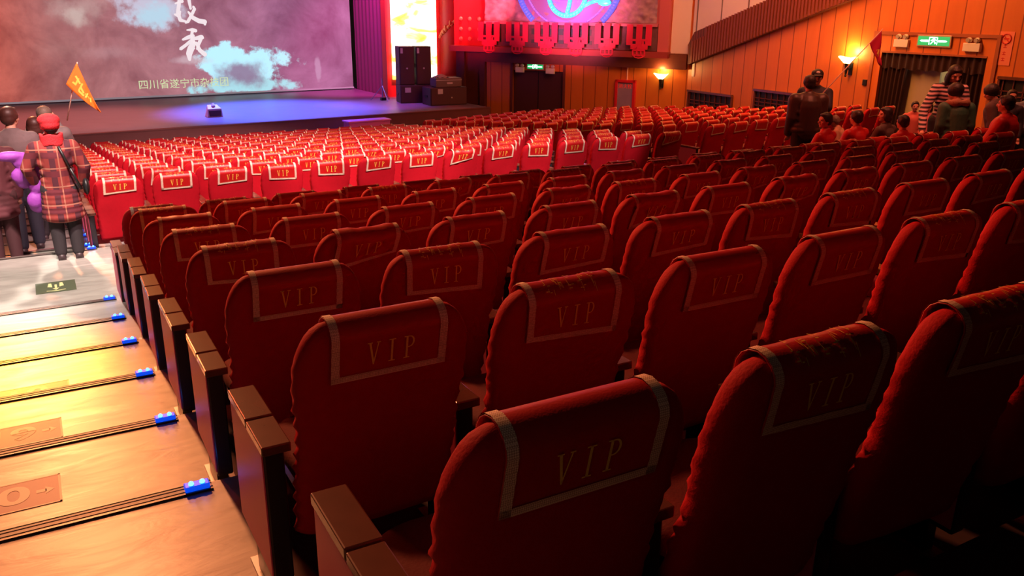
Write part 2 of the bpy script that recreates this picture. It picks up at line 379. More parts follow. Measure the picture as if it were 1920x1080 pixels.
def letter_polys():
    # serif V I P in a box 0..1 high; list of (polygon)
    P = []
    def V(x): 
        P.append([(x-.30, 1), (x-.17, 1), (x+.035, .12), (x+.0, 0), (x-.04, 0)]); P.append([(x+.24, 1), (x+.30, 1), (x+.02, 0), (x-.03, .06)])
        P.append([(x-.38, .955), (x-.09, .955), (x-.09, 1), (x-.38, 1)]); P.append([(x+.15, .955), (x+.38, .955), (x+.38, 1), (x+.15, 1)])
    def I(x):
        P.append([(x-.06, 0), (x+.06, 0), (x+.06, 1), (x-.06, 1)])
        for y in (0, .955): P.append([(x-.2, y), (x+.2, y), (x+.2, y+.045), (x-.2, y+.045)])
    def Pp(x):
        P.append([(x-.22, 0), (x-.10, 0), (x-.10, 1), (x-.22, 1)])
        P.append([(x-.34, 0), (x+.02, 0), (x+.02, .045), (x-.34, .045)]); P.append([(x-.34, .955), (x-.1, .955), (x-.1, 1), (x-.34, 1)])
        N = 10
        for k in range(N):
            a0, a1 = PI/2-PI*k/N, PI/2-PI*(k+1)/N
            o = lambda a, ra, rb: (x-.02+ra*math.cos(a), .74+rb*math.sin(a))
            P.append([o(a0, .20, .215), o(a0, .31, .26), o(a1, .31, .26), o(a1, .20, .215)])
        P.append([(x-.12, .955), (x-.02, .955), (x-.02, 1), (x-.12, 1)]); P.append([(x-.12, .48), (x-.02, .48), (x-.02, .525), (x-.12, .525)])
    V(-1.0); I(.06); Pp(1.1)
    return P
LP = letter_polys()
def make_letters(V, seed, lo=.13, hi=.355, sx=.36):
    b = B()
    for poly in LP: b.quad([cov_pt(x*sx*.82, lo+(hi-lo)*y, .0032, V, seed) for x, y in poly])
    return b
def make_marks(V, seed):
    # small embroidered strokes along the top of the cover
    b = B(); rr = random.Random(seed+5)
    for g in (-.52, -.30, -.04, .20, .44):
        for k in range(9):
            u, t = g+rr.uniform(-.08, .08), .49+rr.uniform(-.035, .06); h = rr.random() < .5
            du, dt = (rr.uniform(.03, .08), .004) if h else (.010, rr.uniform(.015, .04))
            b.quad([cov_pt(u-du/2, t-dt/2, .0032, V, seed), cov_pt(u+du/2, t-dt/2, .0032, V, seed), cov_pt(u+du/2, t+dt/2, .0032, V, seed), cov_pt(u-du/2, t+dt/2, .0032, V, seed)])
    return b
def seat_proto(var, letters=True, marks=True, right=False):
    t = bpy.data.objects.new('theatre_seat', None); C.objects.link(t); t.empty_display_size = .1
    V = CV[var]; sd = var*1.7+.3
    make_backrest(sd).build('backrest', M_red, t, smooth=True)
    cv = make_cover(V, sd).build('head_cover', M_cov, t, smooth=True)
    md = cv.modifiers.new('s', 'SOLIDIFY'); md.thickness = .003; md.offset = -1
    tr = make_trim(V, sd).build('braid_trim', M_braid, cv, smooth=True); tr['label'] = 'pale gold woven braid edging'
    if letters:
        l_ = make_letters(V, sd).build('vip_lettering', M_gold, cv); l_['label'] = 'gold VIP letters on the back of the cover'
        if marks or var == 1: make_marks(V, sd).build('embroidery', M_gold, cv)
    # cushion
    def cu(u, v):
        an = 2*PI*u; ph = -PI/2+PI*v; c_, s_ = math.cos(an), math.sin(an); k = math.cos(ph)
        x = .225*math.copysign(abs(c_)**.4, c_)*abs(k)**.35; y = .20*math.copysign(abs(s_)**.4, s_)*abs(k)**.35
        return (x, .40+y, .42+.055*math.copysign(abs(math.sin(ph))**.7, math.sin(ph)))
    B().grid(cu, 28, 10, True).build('cushion', M_cush, t, smooth=True, merge=True)
    B().box((-.20, .22, .30), (.20, .56, .37)).build('seat_pan', M_black, t, bevel=.01)
    for sx in ((-1, 1) if right else (-1,)):
        p = B()
        x0, x1 = (sx*.325, sx*.245) if sx < 0 else (.275, .325)
        if sx < 0: x0, x1 = -.325, -.265
        p = B().box((x0, .20, .12), (x1, .60, .555)).build('end_panel', M_darkpanel, t, bevel=.006)
        B().box((x0-.004 if sx < 0 else x1, .205, .14), (x0 if sx < 0 else x1+.004, .598, .55)).build('side_laminate', M_pink, p)
        B().box((x0+.008, .28, 0), (x1-.008, .46, .125)).build('foot', M_black, p)
        B().box((x0-.006, .22, 0), (x1+.004, .52, .012)).build('foot_plate', M_metal, p)
        a_ = B(); xa, xb = (x0-.006, x1+.018) if sx < 0 else (x0-.018, x1+.006)
        a_.quad([(xa, .185, .555), (xb, .185, .555), (xb, .40, .558), (xa, .40, .558)]); 
        a = B().box((xa, .185, .553), (xb, .372, .582)).box((xa, .380, .553), (xb, .615, .584)).box((xa+.006, .365, .555), (xb-.006, .39, .574)).build('armrest', M_arm, t, bevel=.004)
    return t
protos = {}
for v in range(4): protos[('L', v)] = seat_proto(v, marks=False); protos[('F', v)] = seat_proto(v)
for v in range(3): protos[('N', v)] = seat_proto(v, letters=False)
used = set()
def place_seat(kind, x, y, z, rz, label, group):
    src = protos[kind]
    o = src if kind not in used else copy_tree(src)
    used.add(kind); o.location = (x, y, z); o.rotation_euler = (0, 0, rz); tag(o, label, 'theatre seat', group); return o
def O(i): return ordw[i] if i < 20 else 'twenty-'+ordw[i-20]
seats = []
rr = random.Random(3)
specV = {(1, 0): 0, (2, 0): 0, (3, 0): 0, (4, 1): 3, (1, 1): 1, (2, 1): 1}
rearn = {1: 5, 2: 7, 3: 9, 4: 11, 5: 13, 6: 16, 7: 18, 8: 20}
for r in range(1, 9):
    for c in range(rearn[r]):
        y = FP*(r-1) if r < 8 else 6.32; z = rear_floor(r) if r < 8 else LAND
        x = .6*c+.03
        seats.append(('V', x+rr.uniform(-.003, .003), y, z, rr.uniform(-.012, .012), specV.get((r, c), rr.choice([0, 1, 2, 0, 1, 2, 3]) if r > 2 else rr.choice([0, 1, 2])),
            'red VIP seat in the %s row from the camera, %s from the aisle' % (O(r-1), O(c)), 'red seats in the near block'))
tl = math.atan(.033/.56)
for k in range(14):
    for c in range(14):
        x = -.035+.6*c; y = 8.86+FP*k+.6*c*math.tan(tl)*.35
        seats.append(('F', x+rr.uniform(-.003, .003), y, front_floor(k), tl*.5+rr.uniform(-.012, .012), rr.choice([0, 1, 2, 0, 1, 2, 3]),
            'spotlit VIP seat beyond the landing, %s row, %s from the left end' % (O(k), O(c)), 'brightly lit red seats in the front block'))
W1a = Vector((13.39, 24.0)); W1d = Vector((.56, -.83)).normalized()
for k in range(GN):
    x0, y0, a, z = grow(k)
    if k == 0: xs0 = x0
    for c in range(14):
        x = x0+.602*c*math.cos(a)-(.25 if k % 2 else 0); y = y0+.602*c*math.sin(a)
        if x > 15.4: continue
        if .83*x+.56*y > 24.55-.75: continue
        seats.append(('G', x, y, z, a+rr.uniform(-.012, .012), rr.choice([0, 1, 2]),
            'dim red seat in the right-hand block, %s row, %s from its left end' % (O(k), O(c)), 'dimly lit red seats in the right-hand block'))
cl = co.matrix_world.translation
seats.sort(key=lambda s: (Vector(s[1:4])-cl).length)
nF = sum(1 for s in seats if s[0] != 'G'); keepG = 0; rest = []; far = []
tot = 0
NIND = 300
indiv = [s for s in seats if s[0] != 'G'] + [s for s in seats if s[0] == 'G']
indiv = sorted(seats, key=lambda s: (Vector(s[1:4])-cl).length)[:NIND]
rest = sorted(seats, key=lambda s: (Vector(s[1:4])-cl).length)[NIND:]
for s in indiv:
    kd = s[0]; v = s[5]
    key = ('N', v % 3) if kd == 'G' else (('F', v) if kd == 'F' else ('L', v))
    so_ = place_seat(key, s[1], s[2], s[3], s[4], s[6], s[7])
    if kd == 'V' and abs(s[2]-FP*6) < .1 and abs(s[1]-10.23) < .1:       # tipped-up seat where somebody stands
        for ch in so_.children:
            if ch.name.startswith(('cushion', 'seat_pan')):
                ch.matrix_basis = Matrix.Translation((0, .24, .42)) @ Matrix.Rotation(math.radians(72), 4, 'X') @ Matrix.Translation((0, -.24, -.42))
for kk in list(protos):
    if kk not in used:
        def rm(o):
            for ch in list(o.children): rm(ch)
            bpy.data.objects.remove(o)
        rm(protos[kk])
# farther rows: one object of many seats
def merged(objs_keys, items, name):
    bmB = {}; 
    verts = []; faces = []; mi = []; mats = []
    parts = {}
    def coll(o, M, acc):
        for ch in o.children:
            M2 = M @ ch.matrix_basis
            if ch.type == 'MESH' and ch.name.split('.')[0] in ('backrest', 'head_cover', 'braid_trim', 'cushion', 'armrest', 'end_panel', 'vip_lettering'): acc.append((ch.data, M2))
            coll(ch, M2, acc)
    for s in items:
        key = ('N', s[5] % 3) if s[0] == 'G' else ('L', s[5] % 4)
        if key not in parts: acc = []; coll(protos[key], Matrix.Identity(4), acc); parts[key] = [([v.co.copy() for v in d.vertices], [tuple(p.vertices) for p in d.polygons], d.materials[0], M2) for d, M2 in acc]
        T = Matrix.Translation(s[1:4]) @ Matrix.Rotation(s[4], 4, 'Z')
        for vs, fs, m, M2 in parts[key]:
            if m not in mats: mats.append(m)
            i = len(verts); TT = T @ M2; verts += [tuple(TT @ v) for v in vs]; faces += [tuple(i+q for q in f) for f in fs]; mi += [mats.index(m)]*len(fs)
    me = bpy.data.meshes.new(name); me.from_pydata(verts, [], faces)
    for m in mats: me.materials.append(m)
    me.polygons.foreach_set('material_index', mi); me.polygons.foreach_set('use_smooth', [True]*len(faces)); me.update()
    o = bpy.data.objects.new(name, me); C.objects.link(o); return o
if rest:
    o = merged(None, rest, 'distant_theatre_seats')
    tag(o, 'farthest red theatre seats nearest the stage and the right side wall', 'theatre seats', None, 'stuff')
# ------------------------------------------------------------------ stage
MS = Matrix((sdir, sn, Vector((0, 0, 1)))).transposed().to_4x4(); MS.translation = oS      # local (s, d, z)
MSt = Matrix((sdir, Vector((0, 0, 1)), -sn)).transposed().to_4x4()                           # text frame facing the hall
def SB(): return B()
M_stage = mat('dark_stage_floor', (.20, .15, .20), .42, noise_amt=.15, nscale=2)
M_front = mat('stage_front_cloth', (.16, .045, .045), .75, noise_amt=.15, nscale=3)
tag(SB().box((-7, 0, ZF-.02), (12.1, 11.5, -1.5), MS).build('floor_stage', M_stage), kind='structure')
tag(SB().box((-7, -.03, ZF-.02), (12.13, 0, -1.53), MS).box((-7, -.05, -1.53), (12.15, .10, -1.496), MS).build('trim_40', M_front), kind='structure')
# screen
sx = lambda px: -.83+px*.01606
sz = lambda py: 1.74-py*.0176
M_scr = mat('projected_screen', (.06, .03, .035), .8)
N, L, b_ = nodes_of(M_scr)
tc = N.new('ShaderNodeTexCoord'); sep = N.new('ShaderNodeSeparateXYZ'); L.new(tc.outputs['Object'], sep.inputs[0])
def mth(op, a, b=None, c=None):
    n = N.new('ShaderNodeMath'); n.operation = op
    for i, v in enumerate((a, b, c)):
        if v is None: continue
        if isinstance(v, (int, float)): n.inputs[i].default_value = v
        else: L.new(v, n.inputs[i])
    return n.outputs[0]
X, Z = sep.outputs['X'], sep.outputs['Z']
nz = N.new('ShaderNodeTexNoise'); nz.inputs['Scale'].default_value = 1.1; nz.inputs['Detail'].default_value = 8; nz.inputs['Roughness'].default_value = .6; L.new(tc.outputs['Object'], nz.inputs['Vector'])
nb = N.new('ShaderNodeTexNoise'); nb.inputs['Scale'].default_value = .55; nb.inputs['Detail'].default_value = 9; nb.inputs['Roughness'].default_value = .62; nb.inputs['Distortion'].default_value = .4; L.new(tc.outputs['Object'], nb.inputs['Vector'])
def blob(cx, cz, rx, rz, amp=.9, soft=.18):
    dx = mth('DIVIDE', mth('SUBTRACT', X, cx), rx); dz = mth('DIVIDE', mth('SUBTRACT', Z, cz), rz)
    d = mth('SQRT', mth('ADD', mth('MULTIPLY', dx, dx), mth('MULTIPLY', dz, dz)))
    v = mth('ADD', mth('SUBTRACT', 1.0, d), mth('MULTIPLY', mth('SUBTRACT', nz.outputs['Fac'], .5), 2.4))
    mr = N.new('ShaderNodeMapRange'); mr.interpolation_type = 'SMOOTHSTEP'; mr.inputs[1].default_value = 0; mr.inputs[2].default_value = soft*2.2; mr.inputs[4].default_value = amp
    L.new(v, mr.inputs[0]); return mr.outputs[0]
cr = N.new('ShaderNodeValToRGB'); mrx = N.new('ShaderNodeMapRange'); mrx.inputs[1].default_value = -1; mrx.inputs[2].default_value = 11
L.new(X, mrx.inputs[0]); L.new(mrx.outputs[0], cr.inputs[0])
e = cr.color_ramp.elements; e[0].position = 0; e[0].color = (.44, .09, .07, 1); e[1].position = 1; e[1].color = (.26, .085, .18, 1)  # redder left end: red-lit haze before the screen, put into the emission
for ps, cl_ in ((.12, (.31, .10, .10, 1)), (.45, (.33, .125, .155, 1)), (.75, (.30, .10, .19, 1))):
    q_ = e.new(ps); q_.color = cl_
m1 = N.new('ShaderNodeMix'); m1.data_type = 'RGBA'; m1.blend_type = 'MULTIPLY'; m1.inputs[0].default_value = .9; L.new(cr.outputs[0], m1.inputs[6])
cr2 = N.new('ShaderNodeValToRGB'); cr2.color_ramp.elements[0].position = .32; cr2.color_ramp.elements[0].color = (.55, .48, .52, 1); cr2.color_ramp.elements[1].position = .72; cr2.color_ramp.elements[1].color = (1.6, 1.9, 1.8, 1)
L.new(nb.outputs['Fac'], cr2.inputs[0]); L.new(cr2.outputs[0], m1.inputs[7])
cur = m1.outputs[2]
for (cx_, cz_, rx, rz, amp, soft, col) in ((sx(265), sz(15), 1.15, 1.0, .95, .22, (.52, .50, .62)), (sx(150), sz(15), 1.1, .7, .7, .5, (.52, .34, .32)), (sx(95), sz(85), 1.2, .5, .35, .5, (.50, .24, .22)), (sx(200), sz(95), 1.3, .35, .4, .5, (.5, .28, .30)), (sx(640), sz(140), .12, .5, .6, .3, (.5, .3, .45)), (sx(268), sz(28), .75, .6, .95, .25, (.42, .60, .72)),
        (sx(475), sz(128), 1.5, .9, 1, .12, (.46, .80, .92)), (sx(420), sz(112), .9, .6, 1, .12, (.46, .80, .92)), (sx(470), sz(166), 1.9, .35, 1, .15, (.36, .66, .74)), (sx(465), sz(143), 1.15, .70, .88, .4, (.24, .13, .24)), (sx(352), sz(112), .9, .18, .6, .4, (.6, .45, .5)), (sx(135), sz(28), .4, .35, .5, .4, (.6, .5, .45))):
    mm = N.new('ShaderNodeMix'); mm.data_type = 'RGBA'; L.new(blob(cx_, cz_, rx, rz, amp, soft), mm.inputs[0]); L.new(cur, mm.inputs[6]); mm.inputs[7].default_value = (*col, 1); cur = mm.outputs[2]
L.new(cur, b_.inputs['Emission Color']); b_.inputs['Emission Strength'].default_value = 1.15
so = B().box((-6, 8.0, -1.44), (10.88, 8.04, 4.5)).build('projection_screen', M_scr); so.matrix_world = MS
tag(so, 'huge stage projection screen with pink storm clouds and white calligraphy', 'screen')
M_sw = mat('screen_white_writing', (.1, .1, .1), .8, emit=(.72, .62, .64), es=1.25)
M_sg = mat('screen_pale_green_writing', (.1, .1, .1), .8, emit=(.52, .60, .34), es=1.25)
M_sb = mat('screen_hem', (.3, .3, .3), .7, emit=(.35, .30, .34), es=.6)
B().box((-6, 7.985, -1.46), (10.9, 8.05, -1.40)).build('hem', M_sb, so)
def stroke(b, pts, wds):
    P = [(300+x/6., y/6.) for x, y in pts]
    P = [Vector((sx(x), sz(y))) for x, y in P]
    for i in range(len(P)-1):
        d = (P[i+1]-P[i]).normalized(); n_ = Vector((-d.y, d.x)); w0, w1 = wds[i]/6*.025/2, wds[i+1]/6*.025/2
        y_ = 7.985
        b.quad([(*(P[i]+n_*w0),), (*(P[i+1]+n_*w1),), (*(P[i+1]-n_*w1),), (*(P[i]-n_*w0),)] and
               [(v.x, y_, v.y) for v in (P[i]+n_*w0, P[i+1]+n_*w1, P[i+1]-n_*w1, P[i]-n_*w0)])
        N_ = 10
        b.quad([(P[i+1].x+math.cos(2*PI*k/N_)*w1, y_-.001, P[i+1].y+math.sin(2*PI*k/N_)*w1) for k in range(N_)])
    w0 = wds[0]/6*.0166/2; b.quad([(P[0].x+math.cos(2*PI*k/10)*w0, 7.984, P[0].y+math.sin(2*PI*k/10)*w0) for k in range(10)])
b = B()
for pts, wd_ in (([(272, 328), (345, 325), (382, 335)], [10, 28, 30]), ([(205, 438), (270, 415), (340, 395)], [16, 30, 34]), ([(345, 335), (322, 400), (345, 470)], [26, 22, 30]),
                 ([(165, 545), (240, 500), (340, 430), (450, 412), (468, 418)], [26, 26, 24, 40, 20]), ([(345, 470), (300, 540), (270, 600), (268, 665)], [40, 55, 50, 26]),
                 ([(440, 430), (400, 500), (380, 545)], [30, 26, 20]), ([(375, 470), (410, 560), (470, 610)], [24, 34, 38]), ([(300, 560), (345, 540)], [14, 12])): stroke(b, pts, wd_)
b.build('calligraphy', M_sw, so)
b = B()
for pts, wd_ in (([(165, 30), (255, 5), (262, -10)], [14, 24, 10]), ([(225, -30), (205, 60), (185, 130), (205, 215), (275, 232)], [26, 30, 30, 30, 16]), ([(140, 150), (190, 165), (215, 120)], [14, 34, 16]),
                 ([(340, -40), (345, 30), (350, 85)], [30, 26, 20]), ([(385, 60), (398, 90), (360, 150), (300, 230), (270, 245)], [20, 26, 24, 26, 16]), ([(315, 120), (370, 190), (440, 225), (510, 235)], [16, 34, 38, 40]), ([(505, 215), (512, 262)], [20, 22])): stroke(b, pts, wd_)
b.build('calligraphy', M_sw, so)
T = Matrix.Translation((sx(329), 7.985, sz(158))) @ Matrix.Rotation(PI/2, 4, 'X')
text_mesh('caption', '四川省遂宁市杂技团', .345, M_sg, so, T, .001)
# side stage curtain and proscenium
M_leg = mat('plum_curtain', (.30, .07, .18), .8)
b = B(); b.grid(lambda u, v: (11.0-.18*u+.012*math.sin(u*60), 7.9-3.35*u, -1.5+6*v), 60, 1); o = b.build('stage_leg_curtain', M_leg, smooth=True); o.matrix_world = MS
tag(o, 'dark plum curtain hanging between the screen and the bright video panel', 'curtain')
M_pro = mat('red_proscenium_paint', (.55, .025, .03), .5)
tag(SB().box((10.68, 4.55, -1.5), (14.4, 4.9, 4.5), MS).build('wall_proscenium', M_pro), kind='structure')
M_vid = mat('video_panel_fire', (.1, .1, .1), .5); N, L, b_ = nodes_of(M_vid)
tc = N.new('ShaderNodeTexCoord'); mp = N.new('ShaderNodeMapping'); mp.inputs['Scale'].default_value = (.5, 1, 1.3); mp.inputs['Rotation'].default_value = (0, .4, 0); L.new(tc.outputs['Object'], mp.inputs[0])
n_ = N.new('ShaderNodeTexNoise'); n_.inputs['Scale'].default_value = 1.6; n_.inputs['Detail'].default_value = 3; n_.inputs['Distortion'].default_value = .8; L.new(mp.outputs[0], n_.inputs[0])
cr = N.new('ShaderNodeValToRGB'); e = cr.color_ramp.elements; e[0].position = .30; e[0].color = (.95, .45, .02, 1); e[1].position = .50; e[1].color = (1, .97, .80, 1)
q_ = e.new(.40); q_.color = (1, .88, .12, 1)
L.new(n_.outputs['Fac'], cr.inputs[0]); L.new(cr.outputs[0], b_.inputs['Emission Color']); b_.inputs['Emission Strength'].default_value = 2.6
vp = SB().box((10.86, 4.40, -.88), (12.66, 4.5, 4.4)).build('video_panel', M_vid); vp.matrix_world = MS
tag(vp, 'tall glowing yellow and white video panel behind the loudspeakers', 'video panel')
# dragon pillar
pl = thing('pillar', 'red pillar with a raised coiling ornament right of the video panel', 'pillar', (0, 0, 0)); pl.matrix_world = MS
M_orn = mat('red_gold_ornament', (.60, .16, .07), .45)
B().cone((13.35, 4.45, -.8), (13.35, 4.45, 4.4), .45, .45, 24).build('shaft', M_pro, pl, smooth=True)
B().box((12.75, 3.9, -1.5), (13.95, 4.54, -.8)).build('base', mat('pillar_base_red', (.30, .02, .02), .5), pl, bevel=.03)
pts = [(13.35+.47*math.cos(t*.9), 4.45+.47*math.sin(t*.9), -.5+t*.33) for t in [k*.25 for k in range(60)]]
b = B(); 
for i in range(len(pts)-1): b.cone(pts[i], pts[i+1], .075+.02*math.sin(i*1.3), .075+.02*math.sin((i+1)*1.3), 8)
b.build('coil', M_orn, pl, smooth=True)
b = B()
for i in range(0, len(pts)-1, 2):
    x, y, z = pts[i]; b.ball((x+.05*math.sin(i), y-.05, z+.10), (.05, .05, .09), 6, 4)
b.build('coil_scales', M_orn, pl, smooth=True)
# speakers
M_cab = mat('red_lit_speaker_cabinet', (.06, .018, .026), .55); M_gr = mat('speaker_grille', (.09, .025, .03), .6, bump=.6, bscale=90)  # red stage light tinted into the black cabinet colour
M_lab = mat('pale_speaker_label', (.7, .62, .68), .5)
def speaker(s0, s1, d0, d1, z0, z1, lab, piv=(10.72, 2.62), rot=-.27):
    t = thing('loudspeaker', lab, 'loudspeaker', (0, 0, 0), 0, 'loudspeakers at the right of the stage')
    W_, D_, H_ = s1-s0, d1-d0, z1-z0; t.matrix_world = MS @ Matrix.Translation((piv[0], piv[1], 0)) @ Matrix.Rotation(rot, 4, 'Z') @ Matrix.Translation(((s0+s1)/2-piv[0], (d0+d1)/2-piv[1], z0))
    B().box((-W_/2, -D_/2, 0), (W_/2, D_/2, H_)).build('cabinet', M_cab, t, bevel=.015)
    B().box((-W_/2+.03, -D_/2-.02, .03), (W_/2-.03, -D_/2+.0, H_-.03)).build('grille', M_gr, t, bevel=.004)
    B().box((-W_/2-.012, -.1, H_*.45), (-W_/2, .1, H_*.55)).box((W_/2, -.1, H_*.45), (W_/2+.012, .1, H_*.55)).build('side_handle', M_black, t)
    return t, W_, D_, H_
t, W_, D_, H_ = speaker(10.17, 10.69, 2.3, 2.95, -.9, .36, 'left tall black loudspeaker of the pair before the video panel')
B().box((-W_/2+.05, -D_/2-.024, H_-.22), (-W_/2+.13, -D_/2-.02, H_-.05)).build('label', M_lab, t); B().cone((0, -D_/2-.03, .55), (0, -D_/2-.018, .55), .03, .03).build('badge', M_lab, t)
t, W_, D_, H_ = speaker(10.75, 11.27, 2.3, 2.95, -.9, .36, 'right tall black loudspeaker of the pair before the video panel')
B().box((-W_/2+.03, -D_/2-.024, H_-.22), (-W_/2+.11, -D_/2-.02, H_-.05)).build('label', M_lab, t); B().cone((0, -D_/2-.03, .55), (0, -D_/2-.018, .55), .03, .03).build('badge', M_lab, t)
t, W_, D_, H_ = speaker(10.17, 11.27, 2.25, 3.0, -1.5, -.9, 'wide black bass cabinet under the two tall loudspeakers')
B().box((-W_/2+.16, -D_/2-.026, H_-.24), (-W_/2+.36, -D_/2-.02, H_-.08)).build('label', M_lab, t)
t, W_, D_, H_ = speaker(10.62, 11.95, 1.15, 1.85, -1.5, -.92, 'low wide black bass cabinet at the stage corner with boxes on it', (11.3, 1.5), -.1)
B().box((-W_/2+.26, -D_/2-.026, H_-.2), (-W_/2+.44, -D_/2-.02, H_-.04)).build('label', M_lab, t); B().cone((.1, -D_/2-.03, .25), (.1, -D_/2-.018, .25), .025, .025).build('badge', M_lab, t)
o = SB().box((-.5, -.25, 0), (.45, .25, .30)).build('flat_case', mat('grey_brown_case', (.20, .12, .12), .6), bevel=.03); o.matrix_world = MS @ Matrix.Translation((11.36, 1.48, -.919)) @ Matrix.Rotation(-.1, 4, 'Z'); tag(o, 'grey flat case lying on the corner bass cabinet', 'case')
B().box((-.5, -.252, .22), (.45, -.25, .24)).box((-.1, -.27, .1), (.1, -.25, .16)).build('clasp', M_lab, o)
b = B(); b.grid(lambda u, v: ((u-.5)*.5, (v-.5)*.3, .09*math.sin(PI*u)*math.sin(PI*v)+.02*math.sin(u*17+v*9)), 16, 10); 
o = b.build('crumpled_cloth', mat('grey_cloth', (.35, .25, .27), .8), smooth=True); o.matrix_world = MS @ Matrix.Translation((11.15, 1.5, -.605)); tag(o, 'crumpled grey cloth on the flat case', 'cloth')
# floor monitor on stage
t = thing('floor_monitor', 'small pink-lit wedge box alone on the stage floor', 'stage monitor'); t.matrix_world = MS @ Matrix.Translation((3.7, 1.9, -1.5))
b = B(); b.v = [(-.22, -.15, 0), (.22, -.15, 0), (.22, .2, 0), (-.22, .2, 0), (-.20, -.12, .24), (.20, -.12, .24), (.14, .12, .34), (-.14, .12, .34)]; b.f = [(0, 3, 2, 1), (4, 5, 6, 7), (0, 1, 5, 4), (1, 2, 6, 5), (2, 3, 7, 6), (3, 0, 4, 7)]
b.build('housing', mat('pale_monitor_shell', (.75, .55, .6), .5), t, bevel=.01); B().box((-.17, -.165, .03), (.17, -.13, .19)).build('grille', M_gr, t)
B().cone((0, .0, .3), (0, .04, .37), .06, .04).build('lens', M_lab, t)
# lighting tripod
t = thing('lighting_stand', 'thin tripod with cables left of the bass cabinet', 'stand'); t.matrix_world = MS @ Matrix.Translation((9.95, 3.6, -1.5))
M_st = mat('blue_grey_steel', (.3, .3, .4), .4, .6)
B().cone((.05, 0, .1), (.05, 0, .75), .02, .015).build('pole', M_st, t)
for a in (0, 2.1, 4.2): B().cone((.05, 0, .5), (.05+.42*math.cos(a+2.6), .42*math.sin(a+2.6), 0), .014, .012).build('leg', M_st, t)
B().box((-.02, -.07, 0), (.16, .07, .1)).build('weight', M_black, t, bevel=.01)
o = SB().box((-.65, -.2, 0), (.65, .2, .90)).build('low_table', mat('pink_table_cloth', (.75, .12, .42), .6), bevel=.01); o.matrix_world = MS @ Matrix.Translation((7.35, -.75, ZF)) ; tag(o, 'low table with a bright pink top before the stage', 'table')
b = B().box((-.68, -.23, .90), (.68, .23, .935)); b.build('table_top', mat('bright_pink_top', (.95, .2, .6), .4), o)

# ------------------------------------------------------------------ side walls
wdv = Vector((.56, -.83, 0)).normalized(); nw = Vector((-.83, -.56, 0)).normalized()
MW = Matrix((wdv, nw, Vector((0, 0, 1)))).transposed().to_4x4(); MW.translation = (13.39, 24., 0)          # local (u, out, z)
MWt = Matrix((wdv, Vector((0, 0, 1)), nw)).transposed().to_4x4(); MWt.translation = (13.39, 24., 0)        # text frame (u, z, out)
UC = 5.92
uvW1 = lambda c: ((c-Vector((13.39, 24, 0))).dot(wdv), c.z+12)
b = B(); b.box((-1.0, -.2, -2.7), (-.02, 0, 4.5), MW); b.box((1.84, -.2, -2.7), (UC, 0, 4.5), MW); b.box((-.02, -.2, -.33), (1.84, 0, 4.5), MW)
tag(b.build('wall_stage_side', M_wood, uvfn=uvW1), kind='structure')
tag(B().box((-2.2, -.2, -2.7), (-1.0, -.02, .3), MW).box((-2.0, -.02, -2.7), (-1.82, .08, .3), MW).box((-1.25, -.02, -2.7), (-1.05, .05, .3), MW).build('wall_stage_corner', M_brown), kind='structure')
tag(B().box((-2.25, -.2, .3), (-1.0, 0, 4.5), MW).build('wall_red_bossed', M_pro), kind='structure')
for i, (u, z) in enumerate([(u, z) for z in (.62, .93, 1.26) for u in (-1.98, -1.64, -1.28)]):
    o = B().ball((0, 0, 0), (.07, .06, .07), 14, 8).build('wall_boss', mat('gilt_boss', (.75, .25, .16), .35), smooth=True); o.matrix_world = MW @ Matrix.Translation((u, .01, z))
    tag(o, 'round gilt stud on the red wall, %s row, %s of three' % (['bottom', 'middle', 'top'][i//3], ['left', 'centre', 'right'][i % 3]), 'stud', 'round studs on the red wall')
tag(B().box((-1.0, 0, -.10), (UC-.05, .14, .34), MW).build('trim_41', M_brown), kind='structure')
tag(B().box((-2.25, 0, .22), (5.34, .34, .40), MW).build('trim_42', mat('ledge_red', (.35, .05, .05), .5)), kind='structure')
